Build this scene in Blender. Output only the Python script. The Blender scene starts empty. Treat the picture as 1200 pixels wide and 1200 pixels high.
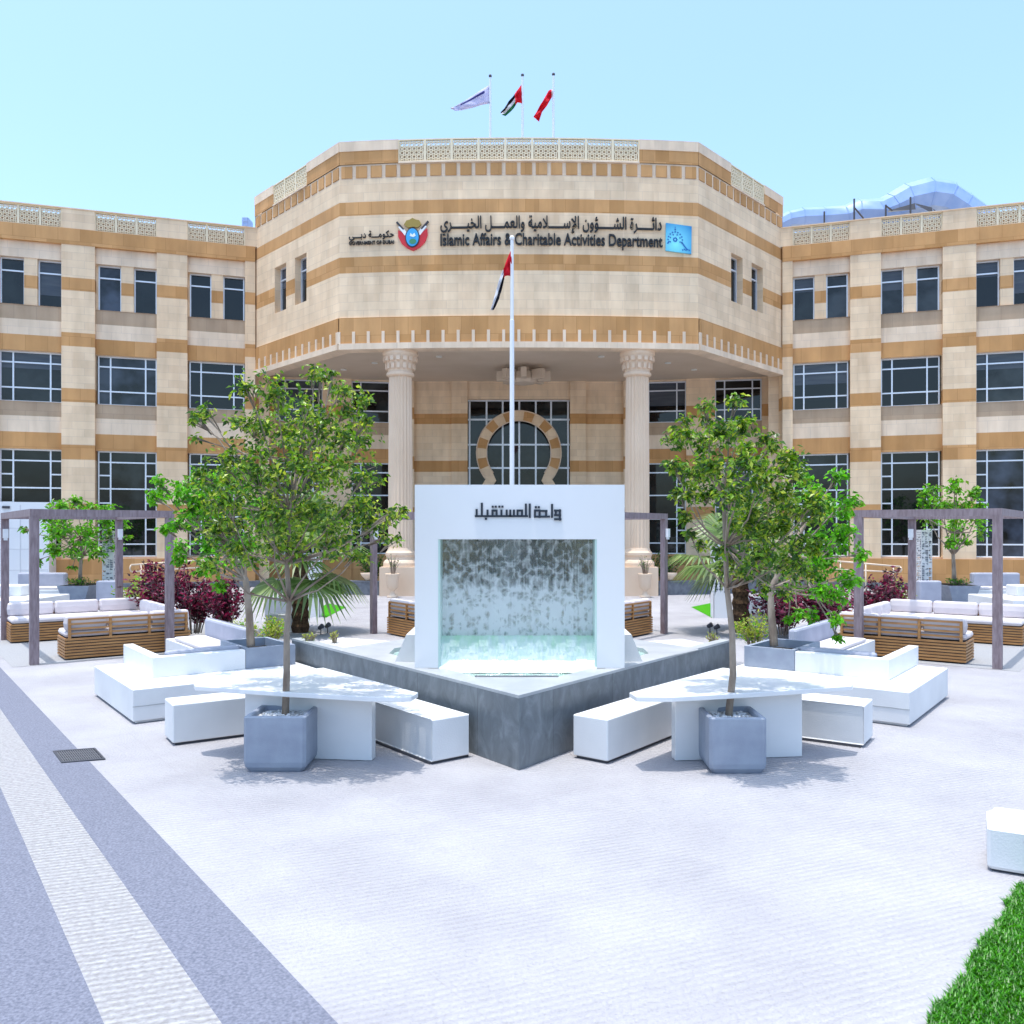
import bpy, bmesh, math, random
from mathutils import Vector, Matrix
R = math.radians
PI = math.pi
sc = bpy.context.scene
col = sc.collection
# ------------------------------------------------------------------ survey of the photograph
HC, FX, CX, CY = 2.4, 1000.0, 608.0, 622.0       # eye height, focal length (photo px), axis, horizon


def G(px, py, z=0.0):
    "ground (or height z) point seen at a photo pixel"
    Y = FX * (HC - z) / (py - CY)
    return Vector(((px - CX) * Y / FX, Y, z))


def P(px, py, Y):
    "point at depth Y seen at a photo pixel"
    return Vector(((px - CX) * Y / FX, Y, HC - (py - CY) * Y / FX))


# ------------------------------------------------------------------ mesh builder
def wm(o):
    m = Matrix.Identity(4)
    while o is not None:
        m = o.matrix_basis @ m
        o = o.parent
    return m


class MB:
    def __init__(self):
        self.v = []; self.f = []; self.m = []; self.mat = 0

    def quad(self, a, b, c, d, m=None):
        n = len(self.v); self.v += [tuple(a), tuple(b), tuple(c), tuple(d)]
        self.f.append((n, n + 1, n + 2, n + 3)); self.m.append(self.mat if m is None else m)

    def poly(self, pts, m=None):
        n = len(self.v); self.v += [tuple(p) for p in pts]
        self.f.append(tuple(range(n, n + len(pts)))); self.m.append(self.mat if m is None else m)

    def box(self, x0, x1, y0, y1, z0, z1, M=None, m=None):
        c = [Vector((x, y, z)) for z in (z0, z1) for x, y in ((x0, y0), (x1, y0), (x1, y1), (x0, y1))]
        if M is not None:
            c = [M @ p for p in c]
        n = len(self.v); self.v += [tuple(p) for p in c]
        for f in ((3, 2, 1, 0), (4, 5, 6, 7), (0, 1, 5, 4), (1, 2, 6, 5), (2, 3, 7, 6), (3, 0, 4, 7)):
            self.f.append(tuple(n + i for i in f)); self.m.append(self.mat if m is None else m)

    def rbox(self, x0, x1, y0, y1, z0, z1, r, M=None, m=None, bulge=0.0):
        "box with chamfered edges all round (a rounded block or cushion)"
        def ring(ins, z):
            a = r * 1.0
            p = [(x0 + ins + a, y0 + ins), (x1 - ins - a, y0 + ins), (x1 - ins, y0 + ins + a), (x1 - ins, y1 - ins - a),
                 (x1 - ins - a, y1 - ins), (x0 + ins + a, y1 - ins), (x0 + ins, y1 - ins - a), (x0 + ins, y0 + ins + a)]
            return [Vector((x, y, z)) for x, y in p]
        rings = [ring(r, z0), ring(r * .3, z0 + r * .3), ring(0, z0 + r), ring(-bulge, (z0 + z1) / 2), ring(0, z1 - r), ring(r * .3, z1 - r * .3), ring(r, z1)]
        self.loft(rings, True, M, m)

    def loft(self, rings, cap=True, M=None, m=None):
        k = len(rings[0]); n = len(self.v); mm = self.mat if m is None else m
        for r_ in rings:
            for p in r_:
                p = Vector(p)
                self.v.append(tuple(M @ p if M is not None else p))
        for i in range(len(rings) - 1):
            for j in range(k):
                a = n + i * k + j; b = n + i * k + (j + 1) % k
                self.f.append((a, b, b + k, a + k)); self.m.append(mm)
        if cap:
            self.f.append(tuple(n + j for j in reversed(range(k)))); self.m.append(mm)
            self.f.append(tuple(n + (len(rings) - 1) * k + j for j in range(k))); self.m.append(mm)

    def prism(self, pts, z0, z1, m=None, mtop=None):
        a = sum(pts[i][0] * pts[(i + 1) % len(pts)][1] - pts[(i + 1) % len(pts)][0] * pts[i][1] for i in range(len(pts)))
        if a < 0:
            pts = list(reversed(pts))
        k = len(pts); n = len(self.v); mm = self.mat if m is None else m
        self.v += [(p[0], p[1], z0) for p in pts] + [(p[0], p[1], z1) for p in pts]
        for j in range(k):
            self.f.append((n + j, n + (j + 1) % k, n + k + (j + 1) % k, n + k + j)); self.m.append(mm)
        self.f.append(tuple(n + j for j in reversed(range(k)))); self.m.append(mm)
        self.f.append(tuple(n + k + j for j in range(k))); self.m.append(mm if mtop is None else mtop)

    def tube(self, pts, rad, k=8, m=None, cap=True):
        pts = [Vector(p) for p in pts]
        if not hasattr(rad, '__len__'):
            rad = [rad] * len(pts)
        rings = []
        for i, p in enumerate(pts):
            t = (pts[min(i + 1, len(pts) - 1)] - pts[max(i - 1, 0)])
            t = t.normalized() if t.length > 1e-9 else Vector((0, 0, 1))
            a = Vector((0, 0, 1)) if abs(t.z) < .9 else Vector((1, 0, 0))
            u = t.cross(a).normalized(); w = t.cross(u)
            if rings and (rings[-1][0] - pts[i - 1]).dot(u) < 0:
                u, w = -u, -w
            rings.append([p + (u * math.cos(2 * PI * j / k) + w * math.sin(2 * PI * j / k)) * rad[i] for j in range(k)])
        self.loft(rings, cap, None, m)

    def lathe(self, prof, c=(0, 0, 0), k=24, m=None, cap=True):
        c = Vector(c)
        self.loft([[c + Vector((r * math.cos(2 * PI * j / k), r * math.sin(2 * PI * j / k), z)) for j in range(k)] for r, z in prof], cap, None, m)

    def build(self, name, mats, parent=None, M=None, smooth=False, uv=False, autosmooth=None):
        if not isinstance(mats, (list, tuple)):
            mats = [mats]
        me = bpy.data.meshes.new(name)
        vs = self.v
        if uv:
            uvs = []
            for f in self.f:
                p = [Vector(vs[i]) for i in f]
                nn = (p[1] - p[0]).cross(p[2] - p[0])
                if nn.length < 1e-12:
                    nn = Vector((0, 0, 1))
                nn.normalize()
                if abs(nn.z) > .8:
                    uvs += [c for q in p for c in (q.x, q.y)]
                else:
                    t = Vector((0, 0, 1)).cross(nn).normalized()
                    if t.x < 0 or (abs(t.x) < 1e-6 and t.y < 0):
                        t = -t
                    uvs += [c for q in p for c in (q.dot(t), q.z)]
        if parent is not None and M is None:
            inv = wm(parent).inverted()
            if inv != Matrix.Identity(4):
                vs = [tuple(inv @ Vector(p)) for p in vs]
        me.from_pydata(vs, [], self.f)
        for mt in mats:
            me.materials.append(mt)
        if len(mats) > 1:
            me.polygons.foreach_set('material_index', self.m)
        if smooth:
            me.polygons.foreach_set('use_smooth', [True] * len(self.f))
            if autosmooth:
                try:
                    me.set_sharp_from_angle(angle=R(autosmooth))
                except Exception:
                    pass
        if uv:
            l = me.uv_layers.new(name='UVMap')
            l.data.foreach_set('uv', uvs)
        me.update()
        o = bpy.data.objects.new(name, me)
        col.objects.link(o)
        if parent is not None:
            o.parent = parent
        if M is not None:
            o.matrix_basis = (wm(parent).inverted() @ M) if parent is not None else M
        return o


def inst(name, me, parent, M):
    o = bpy.data.objects.new(name, me); col.objects.link(o); o.parent = parent
    o.matrix_basis = wm(parent).inverted() @ M if parent is not None else M
    return o


def tag(o, label=None, cat=None, group=None, kind=None):
    if label: o['label'] = label
    if cat: o['category'] = cat
    if group: o['group'] = group
    if kind: o['kind'] = kind
    return o


def thing(name, label, cat, loc=(0, 0, 0), rz=0.0, group=None):
    o = bpy.data.objects.new(name, None); col.objects.link(o)
    o.empty_display_size = .3
    o.location = loc; o.rotation_euler = (0, 0, rz)
    return tag(o, label, cat, group)


def copy_tree(o, parent=None):
    c = o.copy(); col.objects.link(c)
    if parent is not None:
        c.parent = parent
    for ch in [x for x in bpy.data.objects if x.parent == o]:
        copy_tree(ch, c)
    return c


# ------------------------------------------------------------------ materials
def mat(name, base=(.5, .5, .5), rough=.6, spec=.5, metal=0.0):
    m = bpy.data.materials.new(name); m.use_nodes = True
    b = m.node_tree.nodes['Principled BSDF']
    b.inputs['Base Color'].default_value = (*base, 1)
    b.inputs['Roughness'].default_value = rough
    b.inputs['Specular IOR Level'].default_value = spec
    b.inputs['Metallic'].default_value = metal
    return m


def nd(m, t, **kw):
    n = m.node_tree.nodes.new(t)
    for k, v in kw.items():
        if hasattr(n, k):
            setattr(n, k, v)
        else:
            n.inputs[k.replace('_', ' ')].default_value = v
    return n


def lk(m, a, b):
    m.node_tree.links.new(a, b)


def bsdf(m):
    return m.node_tree.nodes['Principled BSDF']


def noisy(name, c1, c2, scale=3.0, rough=.6, spec=.4, bump=0.0, bscale=None, coord='Object', detail=6, stretch=None, fine=0.0, lo=.35, hi=.65):
    "two-tone noise colour, optional bump"
    m = mat(name, c1, rough, spec)
    tc = nd(m, 'ShaderNodeTexCoord')
    src = tc.outputs[coord]
    if stretch:
        mp = nd(m, 'ShaderNodeMapping'); mp.inputs['Scale'].default_value = stretch
        lk(m, src, mp.inputs['Vector']); src = mp.outputs['Vector']
    n = nd(m, 'ShaderNodeTexNoise'); n.inputs['Scale'].default_value = scale; n.inputs['Detail'].default_value = detail
    lk(m, src, n.inputs['Vector'])
    r = nd(m, 'ShaderNodeValToRGB')
    r.color_ramp.elements[0].position = lo; r.color_ramp.elements[1].position = hi
    r.color_ramp.elements[0].color = (*c1, 1); r.color_ramp.elements[1].color = (*c2, 1)
    lk(m, n.outputs['Fac'], r.inputs['Fac'])
    lk(m, r.outputs['Color'], bsdf(m).inputs['Base Color'])
    if bump:
        n2 = nd(m, 'ShaderNodeTexNoise'); n2.inputs['Scale'].default_value = bscale or scale * 8; n2.inputs['Detail'].default_value = 4
        lk(m, src, n2.inputs['Vector'])
        b = nd(m, 'ShaderNodeBump'); b.inputs['Strength'].default_value = bump; b.inputs['Distance'].default_value = .02
        lk(m, n2.outputs['Fac'], b.inputs['Height']); lk(m, b.outputs['Normal'], bsdf(m).inputs['Normal'])
    return m


def masonry(name, c1, c2, mort, bw=.9, bh=.31, var=.26):
    m = mat(name, c1, .75, .25)
    uv = nd(m, 'ShaderNodeUVMap'); uv.uv_map = 'UVMap'
    br = nd(m, 'ShaderNodeTexBrick')
    br.inputs['Color1'].default_value = (*c1, 1); br.inputs['Color2'].default_value = (*c2, 1)
    br.inputs['Mortar'].default_value = (*mort, 1); br.inputs['Scale'].default_value = 1
    br.inputs['Mortar Size'].default_value = .008; br.inputs['Brick Width'].default_value = bw; br.inputs['Row Height'].default_value = bh
    br.inputs['Bias'].default_value = -.1
    lk(m, uv.outputs['UV'], br.inputs['Vector'])
    n = nd(m, 'ShaderNodeTexNoise'); n.inputs['Scale'].default_value = 1.3; n.inputs['Detail'].default_value = 7
    mp = nd(m, 'ShaderNodeMapping'); mp.inputs['Scale'].default_value = (1, .45, 1)
    lk(m, uv.outputs['UV'], mp.inputs['Vector']); lk(m, mp.outputs['Vector'], n.inputs['Vector'])
    hs = nd(m, 'ShaderNodeHueSaturation')
    mr = nd(m, 'ShaderNodeMapRange'); mr.inputs['From Min'].default_value = .3; mr.inputs['From Max'].default_value = .7
    mr.inputs['To Min'].default_value = 1 - var * .5; mr.inputs['To Max'].default_value = 1 + var * .5
    lk(m, n.outputs['Fac'], mr.inputs['Value']); lk(m, mr.outputs['Result'], hs.inputs['Value'])
    lk(m, br.outputs['Color'], hs.inputs['Color'])
    # rain streaks: vertical wear
    n3 = nd(m, 'ShaderNodeTexNoise'); n3.inputs['Scale'].default_value = 4; n3.inputs['Detail'].default_value = 5
    mp3 = nd(m, 'ShaderNodeMapping'); mp3.inputs['Scale'].default_value = (1, .12, 1)
    lk(m, uv.outputs['UV'], mp3.inputs['Vector']); lk(m, mp3.outputs['Vector'], n3.inputs['Vector'])
    mx = nd(m, 'ShaderNodeMix', data_type='RGBA', blend_type='MULTIPLY')
    r3 = nd(m, 'ShaderNodeValToRGB'); r3.color_ramp.elements[0].position = .3; r3.color_ramp.elements[1].position = .55
    r3.color_ramp.elements[0].color = (.93, .91, .89, 1); r3.color_ramp.elements[1].color = (1, 1, 1, 1)
    lk(m, n3.outputs['Fac'], r3.inputs['Fac'])
    mx.inputs[0].default_value = 1.0
    lk(m, hs.outputs['Color'], mx.inputs[6]); lk(m, r3.outputs['Color'], mx.inputs[7])
    lk(m, mx.outputs[2], bsdf(m).inputs['Base Color'])
    b = nd(m, 'ShaderNodeBump'); b.inputs['Strength'].default_value = .2; b.inputs['Distance'].default_value = .006
    lk(m, br.outputs['Fac'], b.inputs['Height']); b.invert = True
    lk(m, b.outputs['Normal'], bsdf(m).inputs['Normal'])
    return m


CREAM = masonry('cream_stone', (.82, .62, .415), (.73, .535, .35), (.67, .50, .35))
OCHRE = masonry('ochre_stone', (.60, .325, .135), (.46, .235, .085), (.43, .215, .08), bw=.8, bh=.64)
TAN = masonry('tan_stone', (.46, .335, .225), (.42, .30, .20), (.36, .26, .18), bw=.8, bh=.6)
PALE = masonry('pale_stone', (.79, .62, .455), (.73, .57, .415), (.66, .52, .40), bw=.75, bh=.62)
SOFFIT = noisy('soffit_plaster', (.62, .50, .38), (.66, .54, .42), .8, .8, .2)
LATT = noisy('lattice_stone', (.78, .66, .45), (.84, .72, .52), 2.0, .7, .3)
COLST = noisy('column_stone', (.70, .52, .37), (.76, .59, .44), 1.2, .7, .3, .1, 20, stretch=(1, 1, .4))
GRANITE = noisy('dark_granite', (.10, .11, .13), (.17, .18, .20), 6, .5, .5)
FRAMEM = mat('window_aluminium', (.72, .75, .80), .35, .5, .3)
WHITE = noisy('white_concrete', (.635, .635, .64), (.735, .735, .735), 1.1, .55, .4, .12, 70)
WHITEP = mat('white_paint', (.76, .76, .77), .4, .5)
GREYPL = noisy('blue_grey_planter', (.25, .28, .345), (.30, .335, .40), 5, .6, .4, .1, 90)
SOILM = noisy('dark_soil', (.02, .017, .015), (.05, .04, .03), 30, .95, .1, .6, 60)
PEBBLE = noisy('white_pebbles', (.30, .30, .30), (.8, .8, .78), 26, .7, .4, 1.0, 40, lo=.4, hi=.55)
TEAK = noisy('teak_slats', (.34, .155, .05), (.48, .24, .085), 2.5, .5, .4, .1, 40, stretch=(1.2, 1.2, 10))
CUSH = noisy('cushion_fabric', (.60, .55, .56), (.66, .61, .62), 3, .9, .1, .15, 160)
CUSHG = noisy('grey_cushion_fabric', (.34, .35, .42), (.40, .41, .48), 3, .9, .1, .15, 160)
PERG = noisy('plum_composite_wood', (.20, .145, .15), (.29, .225, .235), 8, .6, .3, .2, 60, stretch=(3, 3, .6))
BARK = noisy('grey_bark', (.20, .15, .115), (.36, .295, .235), 9, .85, .2, .5, 30, stretch=(1, 1, .35))
PBARK = noisy('palm_bark', (.05, .03, .02), (.14, .085, .05), 16, .95, .1, 1.0, 30)
STEEL = mat('painted_steel', (.78, .78, .80), .3, .5, .4)
DARKM = mat('dark_metal', (.05, .05, .06), .5, .5)
RAILM = mat('beige_rail', (.72, .58, .45), .4, .5)
BLACKM = mat('black_lettering', (.012, .012, .014), .45, .4)
NAVYM = mat('navy_lettering', (.012, .02, .035), .4, .5)
GREENBL = None


def glass_dark():
    m = mat('dark_window_glass', (.008, .010, .013), .03, .45)
    oi = nd(m, 'ShaderNodeObjectInfo')
    r = nd(m, 'ShaderNodeValToRGB')
    e = r.color_ramp.elements
    e[0].color = (.004, .005, .007, 1); e[1].color = (.06, .075, .11, 1)
    x = e.new(.45); x.color = (.010, .013, .012, 1)
    x = e.new(.75); x.color = (.040, .048, .050, 1)
    lk(m, oi.outputs['Random'], r.inputs['Fac'])
    tc = nd(m, 'ShaderNodeTexCoord')
    n = nd(m, 'ShaderNodeTexNoise'); n.inputs['Scale'].default_value = .9; n.inputs['Detail'].default_value = 3
    ge = nd(m, 'ShaderNodeNewGeometry'); n.noise_dimensions = '3D'
    lk(m, ge.outputs['Position'], n.inputs['Vector'])
    rc = nd(m, 'ShaderNodeMapRange'); rc.inputs['From Min'].default_value = .38; rc.inputs['From Max'].default_value = .62
    mx = nd(m, 'ShaderNodeMix', data_type='RGBA', blend_type='MIX')
    lk(m, n.outputs['Fac'], rc.inputs['Value']); lk(m, rc.outputs['Result'], mx.inputs[0]); lk(m, r.outputs['Color'], mx.inputs[6]); mx.inputs[7].default_value = (.006, .007, .007, 1)
    lk(m, mx.outputs[2], bsdf(m).inputs['Base Color'])
    b = nd(m, 'ShaderNodeBump'); b.inputs['Strength'].default_value = .10; b.inputs['Distance'].default_value = .05
    n2 = nd(m, 'ShaderNodeTexNoise'); n2.inputs['Scale'].default_value = .8
    lk(m, tc.outputs['Object'], n2.inputs['Vector']); lk(m, n2.outputs['Fac'], b.inputs['Height'])
    lk(m, b.outputs['Normal'], bsdf(m).inputs['Normal'])
    return m


GLASS = glass_dark()


def leafmat(name, c, trans=.35, rough=.4):
    m = mat(name, c, rough, .5)
    oi = nd(m, 'ShaderNodeNewGeometry')
    hs = nd(m, 'ShaderNodeHueSaturation'); hs.inputs['Color'].default_value = (*c, 1)
    mr = nd(m, 'ShaderNodeMapRange'); mr.inputs['To Min'].default_value = .6; mr.inputs['To Max'].default_value = 1.45
    lk(m, oi.outputs['Random Per Island'], mr.inputs['Value']); lk(m, mr.outputs['Result'], hs.inputs['Value'])
    lk(m, hs.outputs['Color'], bsdf(m).inputs['Base Color'])
    t = nd(m, 'ShaderNodeBsdfTranslucent'); ms = nd(m, 'ShaderNodeMixShader'); ms.inputs[0].default_value = trans
    g = nd(m, 'ShaderNodeHueSaturation'); g.inputs['Value'].default_value = 1.7; g.inputs['Saturation'].default_value = 1.1
    lk(m, hs.outputs['Color'], g.inputs['Color']); lk(m, g.outputs['Color'], t.inputs['Color'])
    out = [x for x in m.node_tree.nodes if x.type == 'OUTPUT_MATERIAL'][0]
    lk(m, bsdf(m).outputs[0], ms.inputs[1]); lk(m, t.outputs[0], ms.inputs[2]); lk(m, ms.outputs[0], out.inputs['Surface'])
    return m


LEAF_D = leafmat('ficus_leaf_dark', (.040, .105, .010))
LEAF_M = leafmat('ficus_leaf', (.142, .262, .015))
LEAF_Y = leafmat('ficus_leaf_olive', (.32, .375, .045))
LEAF_B1 = leafmat('bright_leaf', (.11, .36, .01), .45)
LEAF_B2 = leafmat('bright_leaf_dark', (.07, .22, .008), .4)
LEAF_R1 = leafmat('burgundy_leaf', (.18, .012, .045), .3)
LEAF_R2 = leafmat('dark_burgundy_leaf', (.035, .008, .016), .25)
LEAF_R3 = leafmat('pink_burgundy_leaf', (.26, .06, .11), .3)
LEAF_L = leafmat('lime_leaf', (.30, .34, .06), .35)
LEAF_P = leafmat('palm_leaf', (.10, .17, .035), .3)
LEAF_P2 = leafmat('palm_leaf_pale', (.20, .27, .09), .3)
GRASS1 = leafmat('grass_blade', (.06, .26, .006), .4)
GRASS2 = leafmat('grass_blade_dark', (.035, .15, .005), .4)

# ------------------------------------------------------------------ camera, sky, sun
cam = bpy.data.cameras.new('camera'); cam.sensor_width = 36; cam.lens = 36 * FX / 1200
cam.shift_x = -(CX - 600) / 1200; cam.shift_y = (CY - 600) / 1200
cam.clip_end = 3000; cam.clip_start = .05
co = bpy.data.objects.new('camera', cam); col.objects.link(co)
co.location = (0, 0, HC); co.rotation_euler = (PI / 2, 0, 0)
sc.camera = co
SUN = Vector((-.09, -.055, .985)).normalized()
w = bpy.data.worlds.new('World'); sc.world = w; w.use_nodes = True
bg = w.node_tree.nodes['Background']
sky = w.node_tree.nodes.new('ShaderNodeTexSky'); sky.sky_type = 'NISHITA'; sky.sun_disc = False
sky.sun_elevation = math.asin(SUN.z); sky.sun_rotation = math.atan2(SUN.x, SUN.y)
sky.altitude = 0; sky.air_density = 1.0; sky.dust_density = 3.0; sky.ozone_density = 1.6
tint = w.node_tree.nodes.new('ShaderNodeMix'); tint.data_type = 'RGBA'; tint.blend_type = 'MULTIPLY'; tint.inputs[0].default_value = 1
tint.inputs[7].default_value = (1.15, 1.33, 1.42, 1)      # bleached desert sky
w.node_tree.links.new(sky.outputs[0], tint.inputs[6]); w.node_tree.links.new(tint.outputs[2], bg.inputs[0])
bg.inputs[1].default_value = .15
sl = bpy.data.lights.new('sun', 'SUN'); sl.energy = 2.2; sl.angle = R(.55); sl.color = (1, .96, .90)
so = bpy.data.objects.new('sun', sl); col.objects.link(so)
so.rotation_euler = (-SUN).to_track_quat('-Z', 'Y').to_euler(); so.location = (0, 0, 40)
sc.view_settings.view_transform = 'Standard'
try:
    sc.view_settings.look = 'None'
except Exception:
    pass
sc.view_settings.exposure = .85; sc.view_settings.gamma = 1
sc.cycles.max_bounces = 8; sc.cycles.diffuse_bounces = 4; sc.cycles.transparent_max_bounces = 12
sc.cycles.caustics_refractive = False; sc.cycles.caustics_reflective = False
sc.cycles.use_denoising = True

# ------------------------------------------------------------------ ground
def ground_mat():
    m = mat('white_paving', (.6, .6, .6), .7, .3)
    tc = nd(m, 'ShaderNodeTexCoord')
    # broad tone and stains
    n = nd(m, 'ShaderNodeTexNoise'); n.inputs['Scale'].default_value = .55; n.inputs['Detail'].default_value = 8; n.inputs['Roughness'].default_value = .62
    lk(m, tc.outputs['Object'], n.inputs['Vector'])
    r = nd(m, 'ShaderNodeValToRGB'); r.color_ramp.elements[0].position = .32; r.color_ramp.elements[1].position = .68
    r.color_ramp.elements[0].color = (.315, .304, .322, 1); r.color_ramp.elements[1].color = (.415, .403, .42, 1)
    lk(m, n.outputs['Fac'], r.inputs['Fac'])
    # joints of large slabs, aligned with the paving strips
    mp = nd(m, 'ShaderNodeMapping'); mp.inputs['Rotation'].default_value = (0, 0, R(-37))
    lk(m, tc.outputs['Object'], mp.inputs['Vector'])
    br = nd(m, 'ShaderNodeTexBrick'); br.inputs['Scale'].default_value = 1; br.inputs['Brick Width'].default_value = 1.2; br.inputs['Row Height'].default_value = 1.2
    br.offset = 0; br.inputs['Mortar Size'].default_value = .004; br.inputs['Mortar Smooth'].default_value = .3
    br.inputs['Color1'].default_value = (1, 1, 1, 1); br.inputs['Color2'].default_value = (.985, .985, .985, 1); br.inputs['Mortar'].default_value = (.93, .92, .91, 1)
    lk(m, mp.outputs['Vector'], br.inputs['Vector'])
    mx = nd(m, 'ShaderNodeMix', data_type='RGBA', blend_type='MULTIPLY'); mx.inputs[0].default_value = 1
    lk(m, r.outputs['Color'], mx.inputs[6]); lk(m, br.outputs['Color'], mx.inputs[7])
    # speckle
    n2 = nd(m, 'ShaderNodeTexNoise'); n2.inputs['Scale'].default_value = 45; n2.inputs['Detail'].default_value = 3
    lk(m, tc.outputs['Object'], n2.inputs['Vector'])
    r2 = nd(m, 'ShaderNodeValToRGB'); r2.color_ramp.elements[0].position = .3; r2.color_ramp.elements[1].position = .5
    r2.color_ramp.elements[0].color = (.84, .84, .84, 1); r2.color_ramp.elements[1].color = (1, 1, 1, 1)
    lk(m, n2.outputs['Fac'], r2.inputs['Fac'])
    mx2 = nd(m, 'ShaderNodeMix', data_type='RGBA', blend_type='MULTIPLY'); mx2.inputs[0].default_value = .8
    lk(m, mx.outputs[2], mx2.inputs[6]); lk(m, r2.outputs['Color'], mx2.inputs[7])
    GMX = mx2
    # combed ridges in the concrete
    mp2 = nd(m, 'ShaderNodeMapping'); mp2.inputs['Rotation'].default_value = (0, 0, R(-22))
    lk(m, tc.outputs['Object'], mp2.inputs['Vector'])
    wv = nd(m, 'ShaderNodeTexWave'); wv.bands_direction = 'Y'; wv.inputs['Scale'].default_value = 5.4; wv.inputs['Distortion'].default_value = 1.8
    wv.inputs['Detail'].default_value = 3; wv.inputs['Detail Scale'].default_value = 1.2
    lk(m, mp2.outputs['Vector'], wv.inputs['Vector'])
    # ridge shading put into the colour: darker wave bands, stronger in patches
    gp = nd(m, 'ShaderNodeTexNoise'); gp.inputs['Scale'].default_value = .9; gp.inputs['Detail'].default_value = 4
    lk(m, tc.outputs['Object'], gp.inputs['Vector'])
    gr = nd(m, 'ShaderNodeMapRange'); gr.inputs['From Min'].default_value = .4; gr.inputs['From Max'].default_value = .65; gr.inputs['To Min'].default_value = .02; gr.inputs['To Max'].default_value = .13
    lk(m, gp.outputs['Fac'], gr.inputs['Value'])
    iv = nd(m, 'ShaderNodeMath', operation='POWER'); lk(m, wv.outputs['Fac'], iv.inputs[0]); iv.inputs[1].default_value = 3
    dm = nd(m, 'ShaderNodeMath', operation='MULTIPLY'); lk(m, iv.outputs[0], dm.inputs[0]); lk(m, gr.outputs['Result'], dm.inputs[1])
    hv = nd(m, 'ShaderNodeMath', operation='SUBTRACT'); hv.inputs[0].default_value = 1; lk(m, dm.outputs[0], hv.inputs[1])
    hsg = nd(m, 'ShaderNodeHueSaturation'); lk(m, hv.outputs[0], hsg.inputs['Value']); lk(m, GMX.outputs[2], hsg.inputs['Color'])
    lk(m, hsg.outputs['Color'], bsdf(m).inputs['Base Color'])
    ma = nd(m, 'ShaderNodeMath', operation='MULTIPLY'); lk(m, wv.outputs['Fac'], ma.inputs[0]); lk(m, gp.outputs['Fac'], ma.inputs[1])
    ad = nd(m, 'ShaderNodeMath', operation='MULTIPLY_ADD'); lk(m, n2.outputs['Fac'], ad.inputs[0]); ad.inputs[1].default_value = .8; lk(m, ma.outputs[0], ad.inputs[2])
    b = nd(m, 'ShaderNodeBump'); b.inputs['Strength'].default_value = .8; b.inputs['Distance'].default_value = .02
    lk(m, ad.outputs[0], b.inputs['Height']); lk(m, b.outputs['Normal'], bsdf(m).inputs['Normal'])
    return m


mb = MB(); mb.quad((-500, -200, 0), (500, -200, 0), (500, 900, 0), (-500, 900, 0))
tag(mb.build('ground', ground_mat()), 'pale concrete plaza paving running to the building', kind='structure')


def speckled(name, c1, c2, scale=60, bump=.3):
    m = noisy(name, c1, c2, scale, .8, .3, bump, scale * 1.4, detail=3, lo=.3, hi=.7)
    return m


GREYPAVE = speckled('grey_exposed_aggregate', (.105, .112, .148), (.205, .212, .262), 55)


def ribbed_mat():
    m = mat('ribbed_white_paving', (.6, .6, .58), .75, .3)
    tc = nd(m, 'ShaderNodeTexCoord')
    mp = nd(m, 'ShaderNodeMapping'); mp.inputs['Rotation'].default_value = (0, 0, R(-20))
    lk(m, tc.outputs['Object'], mp.inputs['Vector'])
    wv = nd(m, 'ShaderNodeTexWave'); wv.bands_direction = 'Y'; wv.inputs['Scale'].default_value = 5.2; wv.inputs['Distortion'].default_value = 1.4
    wv.inputs['Detail'].default_value = 3; wv.inputs['Detail Scale'].default_value = 3
    lk(m, mp.outputs['Vector'], wv.inputs['Vector'])
    n = nd(m, 'ShaderNodeTexNoise'); n.inputs['Scale'].default_value = 35; n.inputs['Detail'].default_value = 4
    lk(m, tc.outputs['Object'], n.inputs['Vector'])
    r = nd(m, 'ShaderNodeValToRGB'); r.color_ramp.elements[0].position = .3; r.color_ramp.elements[1].position = .6
    r.color_ramp.elements[0].color = (.28, .265, .265, 1); r.color_ramp.elements[1].color = (.375, .365, .37, 1)
    lk(m, n.outputs['Fac'], r.inputs['Fac'])
    iv = nd(m, 'ShaderNodeMath', operation='POWER'); lk(m, wv.outputs['Fac'], iv.inputs[0]); iv.inputs[1].default_value = 3
    hv = nd(m, 'ShaderNodeMath', operation='MULTIPLY_ADD'); lk(m, iv.outputs[0], hv.inputs[0]); hv.inputs[1].default_value = -.28; hv.inputs[2].default_value = 1.04  # darker bands along the ribs paint in their shading
    hsg = nd(m, 'ShaderNodeHueSaturation'); lk(m, hv.outputs[0], hsg.inputs['Value']); lk(m, r.outputs['Color'], hsg.inputs['Color'])
    lk(m, hsg.outputs['Color'], bsdf(m).inputs['Base Color'])
    ad = nd(m, 'ShaderNodeMath', operation='MULTIPLY_ADD'); lk(m, n.outputs['Fac'], ad.inputs[0]); ad.inputs[1].default_value = .7; lk(m, wv.outputs['Fac'], ad.inputs[2])
    b = nd(m, 'ShaderNodeBump'); b.inputs['Strength'].default_value = .8; b.inputs['Distance'].default_value = .02
    lk(m, ad.outputs[0], b.inputs['Height']); lk(m, b.outputs['Normal'], bsdf(m).inputs['Normal'])
    return m


def line_at(p, q, Y):
    t = (Y - p.y) / (q.y - p.y); return p.x + (q.x - p.x) * t


LA = (G(0, 782), G(392, 1196)); LB = (G(0, 830.6), G(257, 1196)); LC = (G(0, 922), G(120, 1196))


def strip(name, L0, L1, m, z, label, y0=-4, y1=31):
    mb = MB()
    mb.quad((line_at(*L0, y0), y0, z), (line_at(*L1, y0), y0, z), (line_at(*L1, y1), y1, z), (line_at(*L0, y1), y1, z))
    return tag(mb.build(name, m), label, kind='structure')


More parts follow.
